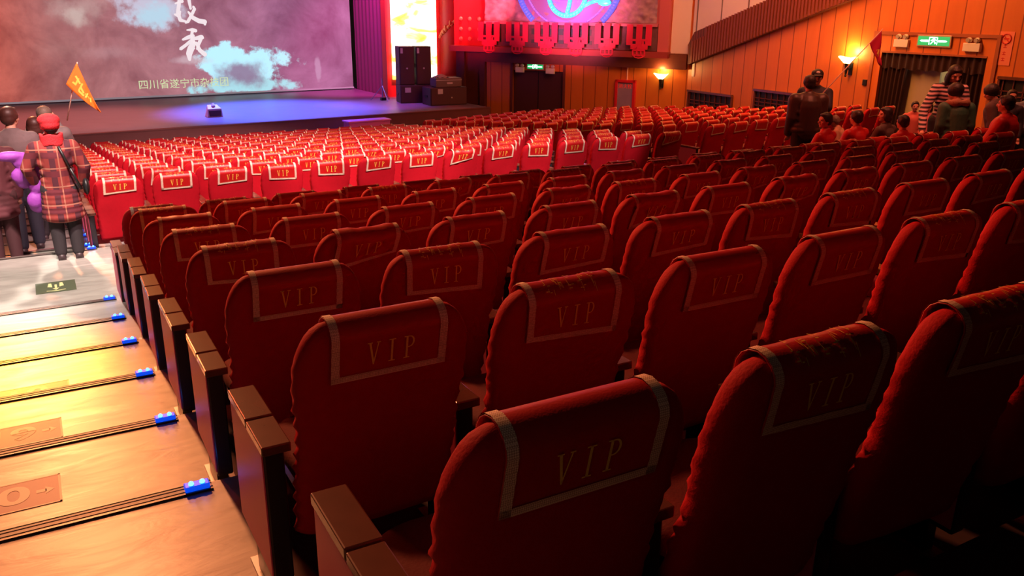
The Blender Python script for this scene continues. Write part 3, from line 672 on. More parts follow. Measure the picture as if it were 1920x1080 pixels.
# door in the stage-side wall
o = tag(B().box((.0, -.12, ZF), (1.82, -.06, -.35), MW).build('door_1', mat('black_brown_door', (.075, .018, .022), .6)), kind='structure')
B().box((.9, -.06, ZF), (.92, -.05, -.35), MW).build('door_seam', M_black, o)
tag(B().box((-.08, 0, -2.6), (-.0, .04, -.1), MW).box((1.82, 0, -2.6), (1.9, .04, -.1), MW).build('trim_43', M_brown), kind='structure')
M_exit = mat('exit_green', (.02, .25, .1), .5, emit=(.01, .30, .08), es=1.5); M_exw = mat('exit_lit_figure', (.5, 1, .8), .5, emit=(.45, 1, .72), es=7)
M_sgf = mat('metal_sign_frame', (.6, .42, .30), .35, .3)
def exit_sign(Mx, uc, zc, W_, H_, lab):
    t = thing('exit_sign', lab, 'exit sign'); t.matrix_world = Mx @ Matrix.Translation((uc, 0, zc))
    B().box((-W_/2, 0, -H_/2), (W_/2, .05, H_/2)).build('frame', M_sgf, t, bevel=.006)
    B().box((-W_/2+.03, .05, -H_/2+.03), (W_/2-.03, .056, H_/2-.03)).build('face', M_exit, t)
    b = B(); y = .06; s_ = H_/.26
    def q(*p): b.quad([(x*s_, y, z*s_) for x, z in p])
    q((-.30, -.02), (-.12, -.02), (-.12, .02), (-.30, .02)); q((-.30, -.02), (-.30, .02), (-.34, 0))                # left arrow
    q((.12, -.02), (.30, -.02), (.30, .02), (.12, .02)); q((.30, -.02), (.34, 0), (.30, .02))
    q((-.03, -.01), (.04, -.01), (.03, .05), (-.02, .05)); b.quad([(.015*s_+.017*math.cos(a*PI/5), y, .068*s_+.017*math.sin(a*PI/5)) for a in range(10)])
    q((-.03, -.01), (.0, -.01), (-.05, -.07), (-.075, -.07)); q((.01, -.01), (.04, -.01), (.07, -.04), (.05, -.07)); q((-.02, .04), (-.07, .01), (-.06, 0), (-.01, .025)); q((.03, .045), (.08, .02), (.075, .005), (.03, .03))
    q((-.11, -.08), (-.095, -.08), (-.095, .08), (-.11, .08)); q((-.11, .07), (.1, .07), (.1, .082), (-.11, .082)); q((.09, -.08), (.10, -.08), (.10, .08), (.09, .08))
    b.build('running_figure', M_exw, t)
    return t
def emergency_light(Mx, uc, zc, lab, W_=.30, off=0):
    t = thing('emergency_light', lab, 'emergency light', group='twin-lamp emergency lights over the exits'); t.matrix_world = Mx @ Matrix.Translation((uc, off, zc))
    B().box((-W_/2, 0, -.12), (W_/2, .09, .05)).build('box', M_white, t, bevel=.01)
    for sg in (-1, 1):
        h = B().ball((sg*.09, .05, .11), (.065, .055, .055), 14, 8).build('lamp_head', M_white, t, smooth=True)
        B().cone((sg*.09, .09, .11), (sg*.09, .112, .105), .042, .045, 14).build('lens', mat('clear_lens', (.5, .45, .42), .15), h)
        B().cone((sg*.09, .05, .04), (sg*.09, .05, .08), .015, .015, 8).build('neck', M_black, h)
exit_sign(MW, .83, -.20, .62, .20, 'green exit sign above the dark door beside the stage')
emergency_light(MW, .28, -.28, 'white emergency light left of the exit sign near the stage', off=.015); emergency_light(MW, 1.38, -.28, 'white emergency light right of the exit sign near the stage', off=.015)
# fire cabinet
t = thing('fire_hose_cabinet', 'red framed fire hose cabinet with a glass door on the side wall', 'fire cabinet'); t.matrix_world = MW @ Matrix.Translation((3.98, 0, -1.48))
M_fr = mat('fire_red_frame', (.60, .015, .03), .4); M_fg = mat('lilac_glass', (.30, .22, .38), .12, noise_amt=.2, nscale=3)
B().box((-.33, 0, 0), (-.25, .14, 1.0)).box((.25, 0, 0), (.33, .14, 1.0)).box((-.33, 0, .92), (.33, .14, 1.0)).box((-.33, 0, -.02), (.33, .14, .06)).build('frame', M_fr, t, bevel=.004)
gp = B().box((-.25, .02, .06), (.25, .10, .92)).build('glass_door', M_fg, t)
tx = text_mesh('lettering', '消火栓', .15, mat('red_lettering', (.85, .03, .02), .4, emit=(.8, .02, .0), es=.3), gp, Matrix.Translation((0, .105, .80)) @ Matrix(((1, 0, 0, 0), (0, 0, 1, 0), (0, 1, 0, 0), (0, 0, 0, 1))), .001)
tag(B().cone((4.0, .03, -.48), (4.0, .03, .1), .022, .022, 8).build('wall_pipe', mat('pink_pipe', (.65, .35, .33), .5)), 'thin pale pipe running up the wall above the fire cabinet', 'pipe').matrix_world = MW

# relief board with neon and hanging paper-cut ornaments
M_rel = mat('carved_relief', (.42, .26, .32), .6, noise_amt=.75, nscale=5)
M_bor = mat('pink_red_board', (.60, .14, .16), .5)
PB = [] 
t = thing('relief_board', 'big wall relief board with a blue ring over the side wall', 'relief'); t.matrix_world = MW
B().box((-.98, .0, .40), (5.3, .16, 4.4)).build('backing', M_bor, t)
b = B(); b.grid(lambda u, v: (-.95+5.85*u, +.19+.10*abs(noise.noise((u*22, v*18, 2)))+.05*math.sin(u*50+6*noise.noise((u*6, v*6, 0)))*noise.noise((u*8, v*8, 5)), 1.22+3.1*v), 120, 70); b.build('carving', M_rel, t, smooth=True)
b = B()
ring = lambda cx, cz, R_, a0, a1, n, y: [(cx+R_*math.cos(a0+(a1-a0)*k/n), y, cz+R_*math.sin(a0+(a1-a0)*k/n)) for k in range(n+1)]
cut = lambda P: [p for p in P if p[2] > 1.22]
R1 = ring(2.0, 2.58, 1.77, PI, 2*PI, 60, .27); b.tube(cut(R1[:31]), .09, 8); b.build('blue_ring', mat('blue_glow_ring', (.1, .2, .9), .4, emit=(.10, .13, .9), es=.8), t, smooth=True); b = B(); b.tube(cut(R1[30:]), .09, 8); b.build('blue_ring', mat('blue_glow_ring', (.1, .2, .9), .4, emit=(.10, .13, .9), es=.8), t, smooth=True)
b = B(); R1 = ring(2.0, 2.58, 1.5, PI, 2*PI, 60, .27); b.tube(cut(R1[:31]), .03, 8); b.tube(cut(R1[30:]), .03, 8); b.build('inner_ring', mat('violet_ring', (.35, .2, .8), .4, emit=(.3, .2, .8), es=.5), t, smooth=True)
b = B(); b.v = []; b.quad([(2.0+1.7*math.cos(PI+PI*k/24), .24, max(1.2, 2.58+1.7*math.sin(PI+PI*k/24))) for k in range(25)]); b.build('violet_disc', mat('violet_field', (.30, .20, .55), .6), t)
M_neon = mat('cyan_neon', (.1, .9, .9), .3, emit=(.0, .80, .85), es=1.5)
b = B(); b.tube([(2.0+.62*math.cos(a), .31, 2.02+.62*math.sin(a)) for a in [PI+PI*k/18 for k in range(19)]], .065, 8); b.tube([(2.0+.12*math.sin(z*2.4), .31, 1.42+z) for z in [k*.1 for k in range(14)]], .06, 8)
b.tube([(2.62, .31, 2.02), (2.62, .31, 2.8)], .065, 8); b.tube([(1.38, .31, 2.02), (1.38, .31, 2.8)], .065, 8)
b.tube([(2.5, .31, 1.66), (2.8, .31, 1.80), (3.05, .31, 1.86), (3.4, .31, 1.84)], .05, 8); b.ball((3.25, .31, 1.80), (.22, .05, .10), 10, 6)
b.build('neon_tube', M_neon, t, smooth=True)
B().box((-.95, .16, 1.12), (4.95, .28, 1.21)).build('lower_rail', mat('rose_rail', (.62, .20, .30), .4), t)
B().box((4.97, .16, .40), (5.3, .22, 4.4)).build('side_border', M_bor, t)
M_pan = mat('dim_photo_strip', (.16, .07, .09), .5, noise_amt=.5, nscale=7)
B().box((-.95, .16, .42), (4.95, .20, 1.12)).build('dark_strip', M_pan, t)
M_lat = mat('dark_green_window', (.05, .09, .07), .5)
b = B()
for k in range(18): b.box((-.85+.32*k, .2, .55), (-.85+.32*k+.17, .215, .66)); b.box((-.85+.32*k, .2, .82), (-.85+.32*k+.15, .215, 1.0))
b.build('small_windows', M_lat, t)
M_ban = mat('red_papercut', (.85, .03, .10), .45)
lanl = ['farthest left', 'second from the left', 'third from the left', 'third from the right', 'second from the right', 'farthest right']
for i in range(6):
    u = -.72+i*1.03
    t = thing('papercut_ornament', 'red openwork ornament hanging under the relief, %s' % lanl[i], 'ornament', group='red openwork ornaments hanging under the relief'); t.matrix_world = MW @ Matrix.Translation((u, .36, .28))
    for k, x in enumerate((-.40, -.10, .20)):
        B().box((x, -.012, .30), (x+.19, .012, .90)).box((x*.62+.02, -.012, .20), (x*.62+.16, .012, .34)).build('strip', M_ban, t)
    b = B(); b.box((-.26, -.014, .18), (.28, .014, .24)).box((-.26, -.014, .42), (.28, .014, .48))
    for x in (-.26, -.10, .0, .10, .22): b.box((x, -.014, .2), (x+.055, .014, .46))
    b.box((-.18, -.014, -.02), (.20, .014, .03)); b.box((-.18, -.014, .13), (.20, .014, .19))
    for x in (-.20, -.07, .06, .17): b.box((x, -.014, 0), (x+.045, .014, .16))
    b.build('lattice', M_ban, t)
    B().tube([(-.14, 0, -.02), (-.1, 0, -.06), (0, 0, -.075), (.1, 0, -.06), (.16, 0, -.02)], .016, 6).build('bottom_loop', M_ban, t)

# right wall
x2 = 16.7; Yc = 19.07
MR = Matrix(((0, -1, 0, x2), (-1, 0, 0, 0), (0, 0, 1, 0), (0, 0, 0, 1)))    # local (v=-y, out, z)
def Y(y): return -y
uvR = lambda c: (-c.y, c.z+12)
b = B(); b.box((x2, 12.40, -2.8), (x2+.2, Yc+.1, 5.2)).box((x2, -3, -2.8), (x2+.2, 9.84, 5.2)).box((x2, 9.84, .74), (x2+.2, 12.40, 5.2))
tag(b.build('wall_right', M_wood, uvfn=uvR), kind='structure')
b = B()                                           # slatted raking band
p0 = [(18.95, .06), (13.47, 1.84), (8.0, 3.61)]; p1 = [(19.02, .62), (18.77, 1.0), (16.5, 1.70), (13.4, 2.78), (8.0, 4.6)]
poly = p0+p1[::-1]; 
b.quad([(x2-.16, y, z) for y, z in poly]); b.quad([(x2, y, z) for y, z in poly])
for (ya, za), (yb, zb) in zip(poly, poly[1:]+poly[:1]): b.quad([(x2-.16, ya, za), (x2-.16, yb, zb), (x2, yb, zb), (x2, ya, za)])
tag(b.build('trim_44', M_slat, uvfn=uvR), kind='structure')
b = B()                                           # individual slats on the band
for k in range(96):
    y = 18.9-.112*k; zb = .09+(18.9-y)*.3245; zt = min(zb+.93, .95+(18.9-y)*.335)
    if y > 18.8: continue
    b.box((x2-.20, y-.03, zb), (x2-.158, y+.03, zb+.86 if y < 18.3 else zb+.62))
o = tag(b.build('trim_45', mat('brown_slats', (.22, .05, .03), .5)), kind='structure')
b = B()
for (ya, yb) in ((18.98, 18.86), (18.80, 17.85), (17.8, 16.82), (16.76, 15.7), (15.64, 14.6), (14.54, 13.5), (13.44, 12.4)):
    za, zb = .75+(18.95-ya)*.325, .75+(18.95-yb)*.325
    b.v += []; 
    b.quad([(x2-.04, ya, za), (x2-.04, yb, zb), (x2-.04, yb, 5.2), (x2-.04, ya, 5.2)])
tag(b.build('wall_right_upper', M_off), kind='structure')
b = B().box((5.33, .0, .36), (UC-.02, .03, 5.2), MW); tag(b.build('wall_corner_panel', M_off), kind='structure')
b = B()
for y in (18.83, 17.825, 16.79, 15.67, 14.57): b.box((x2-.045, y-.012, .5+(18.95-y)*.325), (x2-.03, y+.012, 5.2))
tag(b.build('trim_46', mat('grey_joint', (.25, .2, .2), .6)), kind='structure')
# low grille openings
def wall_grille(ya, yb, z0, z1, lab):
    t = thing('wall_grille', lab, 'grille', (x2, (ya+yb)/2, z0), 0, 'dark lattice grilles low in the right wall'); h = (ya-yb)/2; H_ = z1-z0
    B().box((-.02, -h, 0), (0, h, H_)).build('recess', M_black, t)
    B().box((-.10, -h-.04, H_-.03), (.0, h+.04, H_+.03)).build('top_shelf', M_arm, t)
    b = B(); M_l = mat('dark_red_lattice', (.12, .02, .02), .5)
    for k in range(int(h*2/.22)+1): b.box((-.05, -h+.22*k-.012, 0), (-.025, -h+.22*k+.012, H_))
    for k in range(int(H_/.11)): b.box((-.05, -h, .1*k+.03), (-.025, h, .1*k+.05))
    b.build('lattice', M_l, t)
    B().box((-.06, -h-.05, 0), (0, -h, H_)).box((-.06, h, 0), (0, h+.05, H_)).build('side_frame', M_brown, t)
wall_grille(18.95, 17.14, -2.1, -.70, 'left dark lattice grille low in the right wall'); wall_grille(16.22, 14.3, -1.9, -.45, 'middle dark lattice grille behind the standing man')
wall_grille(9.45, 7.4, -.94, .36, 'right-hand dark lattice grille beside the exit doorway')
# sconces
M_glow = mat('sconce_glass', (1, .8, .4), .4, emit=(1, .68, .20), es=9)
def sconce(loc, out, lab, W_):
    t = thing('wall_sconce', lab, 'wall lamp'); t.location = loc; t.rotation_euler = (0, 0, math.atan2(out[1], out[0]))
    def fn(u, v):
        a = 2*PI*u; r = .06+.15*v**.8+.035*v*v*abs(math.cos(a*1.0)); return (.17+r*.75*math.cos(a), r*math.sin(a)*1.05, .02+.14*v+.035*v*abs(math.sin(a))**3)
    B().grid(fn, 32, 10, True).build('glass_bowl', M_glow, t, smooth=True)
    B().cone((.17, 0, -.24), (.17, 0, .03), .02, .06, 12).ball((.17, 0, -.26), .03, 10, 6).box((0, -.05, -.25), (.03, .05, .05)).box((0, -.02, -.12), (.17, .02, -.08)).build('bracket', M_black, t, bevel=0)
    point('sconce_lamp', (loc[0]+out[0]*.2, loc[1]+out[1]*.2, loc[2]+.30), (1, .50, .14), W_, .07)
sconce((16.25, 19.74, -.42), (nw.x, nw.y), 'lit wall sconce near the corner beside the fire cabinet', 26)
sconce((16.7, 13.2, .40), (-1, 0), 'lit wall sconce right of the standing men', 48)
tag(B().box((x2-.04, 12.68, -.06), (x2, 12.80, .08)).build('wall_switch', M_black, bevel=.01), 'small dark box on the orange wall between sconce and doorway', 'switch')
tag(B().box((x2-.03, 18.8, -.28), (x2-.0, 18.9, .12)).build('wall_plate', M_white), 'slim pale plate on the wall under the slatted band', 'plate')
# doorway
tag(B().box((x2-.035, 9.60, 1.12), (x2, 12.66, 1.19)).box((x2-.035, 12.58, -1.6), (x2, 12.66, 1.12)).box((x2-.035, 9.60, -1.3), (x2, 9.68, 1.12)).box((x2-.02, 9.84, .72), (x2+.2, 12.4, .76)).build('trim_47', mat('orange_brown_trim', (.34, .09, .03), .5)), kind='structure')
M_cur = mat('dark_red_curtain', (.030, .005, .008), .85)
t = thing('door_curtain', 'dark red curtain with valance in the exit doorway', 'curtain')
B().grid(lambda u, v: (x2+.05+.03*math.sin(u*90), 12.40-2.56*u, .74-.36*v-.02*math.sin(u*45)), 200, 4).build('valance', M_cur, t, smooth=True)
B().grid(lambda u, v: (x2+.09+.04*math.sin(u*38), 12.40-.68*u+.1*v*u, .5-2.1*v), 60, 4).build('drape', M_cur, t, smooth=True)
B().grid(lambda u, v: (x2+.09+.04*math.sin(u*44), 10.7-.86*u, .5-2.1*v), 60, 4).build('drape', M_cur, t, smooth=True)
o = tag(B().box((x2+.25, 11.0, -1.36), (x2+.31, 12.3, .50)).build('door_2', mat('beige_door', (.42, .36, .27), .5)), kind='structure'); B().box((x2+.22, 11.05, -.5), (x2+.25, 11.10, -.35)).build('door_handle', M_metal, o)
tag(B().box((18.6, 8.0, -1.4), (18.7, 14, 2.2)).build('wall_corridor', mat('cream_corridor', (.72, .66, .45), .6)), kind='structure')
tag(B().box((16.85, 8, -1.42), (18.7, 14, -1.36)).build('floor_corridor', mat('corridor_floor', (.4, .35, .3), .5)), kind='structure')
area('corridor_lamp', (17.7, 10.6, 1.9), (17.9, 10.9, -1), (1, .86, .5), 55, .4, 1.2)
exit_sign(MR, Y(11.09), 1.02, .82, .25, 'green exit sign over the curtained doorway on the right')
emergency_light(MR, Y(11.88), .98, 'white emergency light left of the right-hand exit sign', .36); emergency_light(MR, Y(10.18), .96, 'white emergency light right of the right-hand exit sign', .38)
t = thing('wall_notice', 'narrow pinkish no-smoking notice right of the exit doorway', 'notice'); t.matrix_world = MR @ Matrix.Translation((Y(9.50), 0, .92))
B().box((-.15, 0, -.32), (.15, .012, .34)).build('sheet', mat('salmon_notice', (.80, .22, .14), .5), t)
M_nr = mat('notice_red', (.60, .01, .01), .5)
b = B(); b.tube([(.095*math.cos(a*PI/12), .016, .2+.095*math.sin(a*PI/12)) for a in range(25)], .012, 6); b.tube([(-.067, .016, .267), (.067, .016, .133)], .010, 6); b.box((-.05, .012, .19), (.05, .02, .215)); b.build('no_smoking_mark', M_nr, t)
b = B()
for k, z in enumerate((.06, -.08, -.2)): b.box((-.035, .012, z-.035), (.035, .014, z-.02)).box((-.035, .012, z+.01), (.035, .014, z+.02)).box((-.01, .012, z-.035), (.005, .014, z+.035))
b.build('notice_characters', M_nr, t)
# room behind and left of the camera stays open to the dark hall
tag(B().box((-5.3, -3, -3), (-5.1, 28, 6)).build('wall_left', M_brown), kind='structure')
# ------------------------------------------------------------------ people
M_skin = mat('skin', (.62, .32, .22), .55); M_hairb = mat('black_hair', (.018, .013, .012), .5, bump=.5, bscale=60); M_hairg = mat('grey_brown_hair', (.17, .12, .09), .6, bump=.5, bscale=60)
M_eye = mat('dark_eye', (.02, .015, .012), .3); M_lip = mat('lips', (.42, .12, .10), .5)
def remesh(o, vox, sm=4):
    m = o.modifiers.new('r', 'REMESH'); m.mode = 'VOXEL'; m.voxel_size = vox; m.use_smooth_shade = True
    s = o.modifiers.new('s', 'SMOOTH'); s.factor = .6; s.iterations = sm
    return o
def person(loc, rz, H, label, lean=0, turn=0, nod=0, jacket=None, trousers=None, hair='short', haircol=None, sit=False, arms=None, coat=0, hat=None, bulk=1.0, shoes=True, hood=None, legs=True, stripes=None, skirt=None, vox=.011, walk=0, hands=True, cat='person'):
    """local frame: x right, y forward, z up, metres; joints scaled by body height"""
    t = thing('person', label, cat, loc, rz)
    h = H
    V = Vector
    hipz = .50*h if not sit else .41*h
    piv = V((0, 0, hipz)); RL = Matrix.Rotation(-lean, 4, 'X')
    up = lambda x, y, z: piv + RL @ V((x*h, y*h, z*h-.50*h))      # z given as for standing body
    pelvis, waist, chest, neck0, neck1 = up(0, 0, .52), up(0, .0, .60), up(0, .0, .73), up(0, -.004, .815), up(0, .008, .865)
    RT = RL @ Matrix.Rotation(turn, 4, 'Z') @ Matrix.Rotation(-nod, 4, 'X')
    hc = neck1 + RT @ V((0, .012*h, .058*h))
    hd = lambda x, y, z: hc + RT @ V((x*h, y*h, z*h))
    sh = [up(s*.104*(.5+.5*bulk), -.005, .782) for s in (-1, 1)]
    if arms is None and sit: arms = [((-.118, .06, .64), (-.075, .19, .56)), ((.118, .06, .64), (.075, .19, .56))]
    if arms is None: arms = [((-.135, -.01, .63), (-.13, .05, .475)), ((.135, -.01, .63), (.13, .05, .475))]
    el = [up(*a[0]) for a in arms]; wr = [up(*a[1]) for a in arms]
    hips = [V((s*.052*h, 0, hipz)) for s in (-1, 1)]
    if sit: kn = [V((s*.07*h, .25*h, hipz+.01*h)) for s in (-1, 1)]; an = [V((s*.07*h, .27*h, .05*h)) for s in (-1, 1)]
    else: kn = [V((s*.055*h, .012*h+s*walk*.05*h, .275*h)) for s in (-1, 1)]; an = [V((s*.055*h, -.01*h+s*walk*.09*h, .045*h)) for s in (-1, 1)]
    b = B(); k = h
    def cap(a, c, ra, rb, n=14): b.cone(a, c, ra*k, rb*k, n); b.ball(a, ra*k, n, 8); b.ball(c, rb*k, n, 8)
    # body: one surface
    cap(pelvis, waist, .070, .062); cap(waist, chest, .062, .078); cap(chest, neck0, .075, .040); cap(neck0, neck1, .032, .031)
    for i in (0, 1):
        cap(chest, sh[i], .055, .035); cap(sh[i], el[i], .032, .024); cap(el[i], wr[i], .024, .016); cap(hips[i], kn[i], .052, .033); cap(kn[i], an[i], .032, .020); cap(pelvis, hips[i], .06, .055)
        cap(an[i], an[i]+V((0, .085*h, -.02*h)), .022, .018)
    R3 = RT.to_3x3()
    b.ball(hd(0, -.002, .010), (.046*h, .056*h, .056*h), 20, 14, R3); b.ball(hd(0, .012, -.022), (.037*h, .042*h, .044*h), 18, 12, R3)
    b.ball(hd(0, .038, -.052), (.016*h, .014*h, .012*h), 10, 8, R3)
    b.cone(hd(0, .050, .010), hd(0, .066, -.016), .004*h, .0095*h, 8); b.ball(hd(0, .062, -.017), .0095*h, 8, 6)
    for s in (-1, 1):
        b.ball(hd(s*.047, -.004, -.006), (.006*h, .011*h, .018*h), 8, 6, R3); b.ball(hd(s*.024, .036, -.016), (.014*h, .014*h, .013*h), 8, 6, R3)
        b.ball(hd(s*.020, .047, .018), (.015*h, .006*h, .005*h), 8, 6, R3)
    if hands:
        for i in (0, 1):
            d = (wr[i]-el[i]).normalized(); s = (-1, 1)[i]; side = d.cross(V((0, 1, 0)) if abs(d.y) < .8 else V((0, 0, 1))).normalized(); nrm = side.cross(d).normalized()
            pc = wr[i]+d*.028*h
            b.ball(pc, (.020*h, .020*h, .020*h), 10, 8); b.cone(wr[i], pc+d*.014*h, .014*h, .022*h, 10); b.cone(pc-side*.012*h, pc+side*.012*h, .017*h, .017*h, 10)
            for f in range(4):
                o_ = side*(f-1.5)*.0115*h; L_ = (.036, .042, .040, .031)[f]*h; p0_ = pc+d*.016*h+o_; p1_ = p0_+d*L_*.55+nrm*.004*h; p2_ = p1_+d*L_*.4+nrm*.014*h
                b.cone(p0_, p1_, .0062*h, .0058*h, 8); b.cone(p1_, p2_, .0058*h, .0048*h, 8); b.ball(p1_, .0058*h, 8, 6); b.ball(p2_, .0048*h, 8, 6)
            q0 = pc+side*s*-.016*h; q1 = q0+side*s*-.014*h+d*.018*h+nrm*.008*h; q2 = q1+d*.018*h+nrm*.006*h
            b.cone(q0, q1, .008*h, .0068*h, 8); b.cone(q1, q2, .0066*h, .0052*h, 8); b.ball(q1, .0066*h, 8, 6); b.ball(q2, .0052*h, 8, 6)
    body = remesh(b.build('body', M_skin, t, smooth=True), vox*.8, 3)
    for s in (-1, 1): B().ball(hd(s*.0195, .047, .004), (.0085*h, .005*h, .0045*h), 10, 6, R3).build('eye', M_eye, t, smooth=True)
    B().ball(hd(0, .052, -.034), (.014*h, .005*h, .004*h), 10, 6, R3).build('mouth', M_lip, t, smooth=True)
    # hair
    if hair:
        b = B(); b.ball(hd(0, -.012, .022), (.054*h, .060*h, .056*h), 20, 12, R3); b.ball(hd(0, -.03, -.005), (.048*h, .040*h, .045*h), 16, 10, R3)
        for s in (-1, 1): b.ball(hd(s*.042, -.008, .012), (.014*h, .03*h, .030*h), 10, 8, R3)
        b.ball(hd(0, .026, .052), (.038*h, .024*h, .015*h), 10, 8, R3)
        if hair == 'bob':
            b.ball(hd(0, -.03, -.03), (.056*h, .038*h, .05*h), 14, 10, R3)
            for s in (-1, 1): b.ball(hd(s*.048, -.004, -.022), (.014*h, .03*h, .045*h), 10, 8, R3)
        if hair == 'long':
            b.ball(hd(0, -.04, -.05), (.054*h, .034*h, .075*h), 14, 10, R3)
            for s in (-1, 1): b.ball(hd(s*.050, .0, -.04), (.016*h, .028*h, .07*h), 10, 8, R3)
        if hair == 'bushy': b.ball(hd(0, -.012, .02), (.068*h, .070*h, .066*h), 18, 12, R3)
        remesh(b.build('hair', haircol or M_hairb, t, smooth=True), vox*.8, 2)
    if hat: hat(t, hd, h, R3)
    # jacket
    if jacket:
        b = B(); g = 1.16*bulk
        hem = .47-coat
        def ell(z, y, rx, ry, M=RL.to_3x3()): b.ball(up(0, y, z), (rx*h*bulk, ry*h*bulk, .055*h), 18, 10, M)
        cap(pelvis, chest, .080*bulk, .090*bulk, 16)
        for z, rx, ry in ((.765, .085, .060), (.74, .100, .072), (.68, .105, .078), (.62, .100, .075), (.56, .100, .076), (.52, .104, .078)): ell(z, 0, rx, ry)
        zz = .52
        while coat and zz > hem+.05: zz -= .035; b.ball(V((0, 0, zz*h)), ((.106+.25*(.52-zz)*.35)*h*bulk, (.080+.2*(.52-zz)*.35)*h*bulk, .05*h), 18, 10)
        for i in (0, 1):
            cap(chest, sh[i], .064*bulk, .044*bulk); cap(sh[i], el[i], .044*bulk, .037*bulk); b.cone(neck0, sh[i], .046*h, .034*h*bulk, 12); cap(el[i], el[i].lerp(wr[i], .93), .038*bulk, .030*bulk)
        b.cone(neck0-V((0, 0, .01*h)), neck0+(neck1-neck0)*.75, .052*h, .046*h, 16)
        jk = remesh(b.build('jacket', jacket, t, smooth=True), vox, 5)
        if hood:
            b = B()
            for k_ in range(13):
                a = PI*(.05+.9*k_/12)+PI; p = neck0+RL @ V((math.cos(a)*.085*h, math.sin(a)*.075*h, .012*h)); b.ball(p, (.030*h)*(1+.15*math.sin(k_*5)), 8, 6)
            remesh(b.build('fur_collar', hood, t, smooth=True), vox, 1)
    if trousers and legs:
        b = B()
        cap(pelvis, pelvis+V((0, 0, .02*h)), .088, .084)
        for i in (0, 1): cap(hips[i], kn[i], .070, .050); cap(kn[i], an[i]+V((0, 0, .01*h)), .050, .040); cap(pelvis, hips[i], .078, .070)
        remesh(b.build('trousers', trousers, t, smooth=True), vox, 4)
    if shoes:
        for i in (0, 1):
            p = an[i]; b = B(); b.ball(V((p.x, p.y-.012*h, .024*h)), (.028*h, .034*h, .026*h), 12, 8); b.ball(V((p.x, p.y+.06*h, .020*h)), (.028*h, .050*h, .020*h), 12, 8); b.box((p.x-.026*h, p.y-.035*h, 0), (p.x+.026*h, p.y+.09*h, .012*h))
            remesh(b.build('shoe', mat('dark_shoe', (.05, .03, .035), .5), t, smooth=True), vox, 2)
    return t, up, hd, wr
def plaid():
    m = mat('red_plaid_wool', (.30, .03, .03), .85); N, L, b = nodes_of(m)
    tc = N.new('ShaderNodeTexCoord'); sp = N.new('ShaderNodeSeparateXYZ'); L.new(tc.outputs['Object'], sp.inputs[0])
    def mm(op, a, v):
        n = N.new('ShaderNodeMath'); n.operation = op
        L.new(a, n.inputs[0]) if not isinstance(a, float) else None
        if isinstance(v, (int, float)): n.inputs[1].default_value = v
        else: L.new(v, n.inputs[1])
        return n.outputs[0]
    def band(ax, per, wd, off): return mm('LESS_THAN', mm('MODULO', mm('ADD', sp.outputs[ax], off), per), wd)
    cur = None
    base = (.22, .025, .022, 1)
    for fac, col in ((band('X', .16, .055, 5.02), (.07, .01, .02, 1)), (band('Z', .19, .06, 5.0), (.11, .01, .02, 1)), (band('X', .16, .012, 5.10), (.34, .12, .08, 1)), (band('Z', .19, .013, 5.11), (.34, .13, .09, 1))):
        mx = N.new('ShaderNodeMix'); mx.data_type = 'RGBA'; L.new(fac, mx.inputs[0])
        if cur is None: mx.inputs[6].default_value = base
        else: L.new(cur, mx.inputs[6])
        mx.inputs[7].default_value = col; cur = mx.outputs[2]
    L.new(cur, b.inputs['Base Color']); return m
def striped():
    m = mat('striped_knit', (.5, .3, .35), .8); N, L, b = nodes_of(m)
    tc = N.new('ShaderNodeTexCoord'); wv = N.new('ShaderNodeTexWave'); wv.bands_direction = 'Z'; wv.inputs['Scale'].default_value = 5.2; wv.inputs['Distortion'].default_value = 1.5
    cr = N.new('ShaderNodeValToRGB'); cr.color_ramp.elements[0].position = .45; cr.color_ramp.elements[0].color = (.03, .02, .03, 1); cr.color_ramp.elements[1].position = .6; cr.color_ramp.elements[1].color = (.62, .40, .42, 1)
    L.new(tc.outputs['Object'], wv.inputs[0]); L.new(wv.outputs['Fac'], cr.inputs[0]); L.new(cr.outputs[0], b.inputs['Base Color']); return m
M_dk = mat('black_cloth', (.022, .016, .02), .8); M_brn = mat('dark_brown_leather', (.05, .028, .024), .45, bump=.4, bscale=14); M_gry = mat('grey_wool', (.16, .12, .12), .85, bump=.4, bscale=30)
M_nvy = mat('navy_cloth', (.02, .02, .035), .7); M_grn = mat('green_jacket', (.035, .13, .085), .6, bump=.4, bscale=18); M_rj = mat('red_jacket', (.55, .012, .012), .5, bump=.3, bscale=15)
M_fur = mat('brown_fur', (.36, .20, .12), .9, bump=1, bscale=80); M_dkb = mat('dark_taupe_coat', (.075, .05, .045), .7, bump=.3, bscale=16); M_pur = mat('purple_jacket', (.26, .04, .34), .6, bump=.4, bscale=20)
M_rh = mat('red_wool_hat', (.62, .02, .03), .85, bump=.6, bscale=90)
def beret(t, hd, h, R3):
    b = B(); b.ball(hd(0, -.005, .040), (.070*h, .076*h, .046*h), 22, 14, R3); b.ball(hd(0, -.015, .012), (.062*h, .068*h, .046*h), 22, 12, R3); b.cone(hd(0, -.006, -.022), hd(0, -.004, .035), .058*h, .062*h, 22)
    o = remesh(b.build('beret', M_rh, t, smooth=True), .009, 4); o['label'] = 'red knitted beret'
def bbcap(t, hd, h, R3):
    b = B(); b.ball(hd(0, 0, .032), (.056*h, .062*h, .046*h), 20, 12, R3); b.ball(hd(0, .070, .022), (.042*h, .046*h, .008*h), 16, 8, R3)
    o = remesh(b.build('baseball_cap', mat('black_cap', (.02, .02, .02), .6), t, smooth=True), .008, 2)
    B().ball(hd(0, .048, .048), (.020*h, .014*h, .012*h), 12, 8, R3).build('cap_badge', mat('pale_badge', (.75, .75, .7), .5), o, smooth=True)
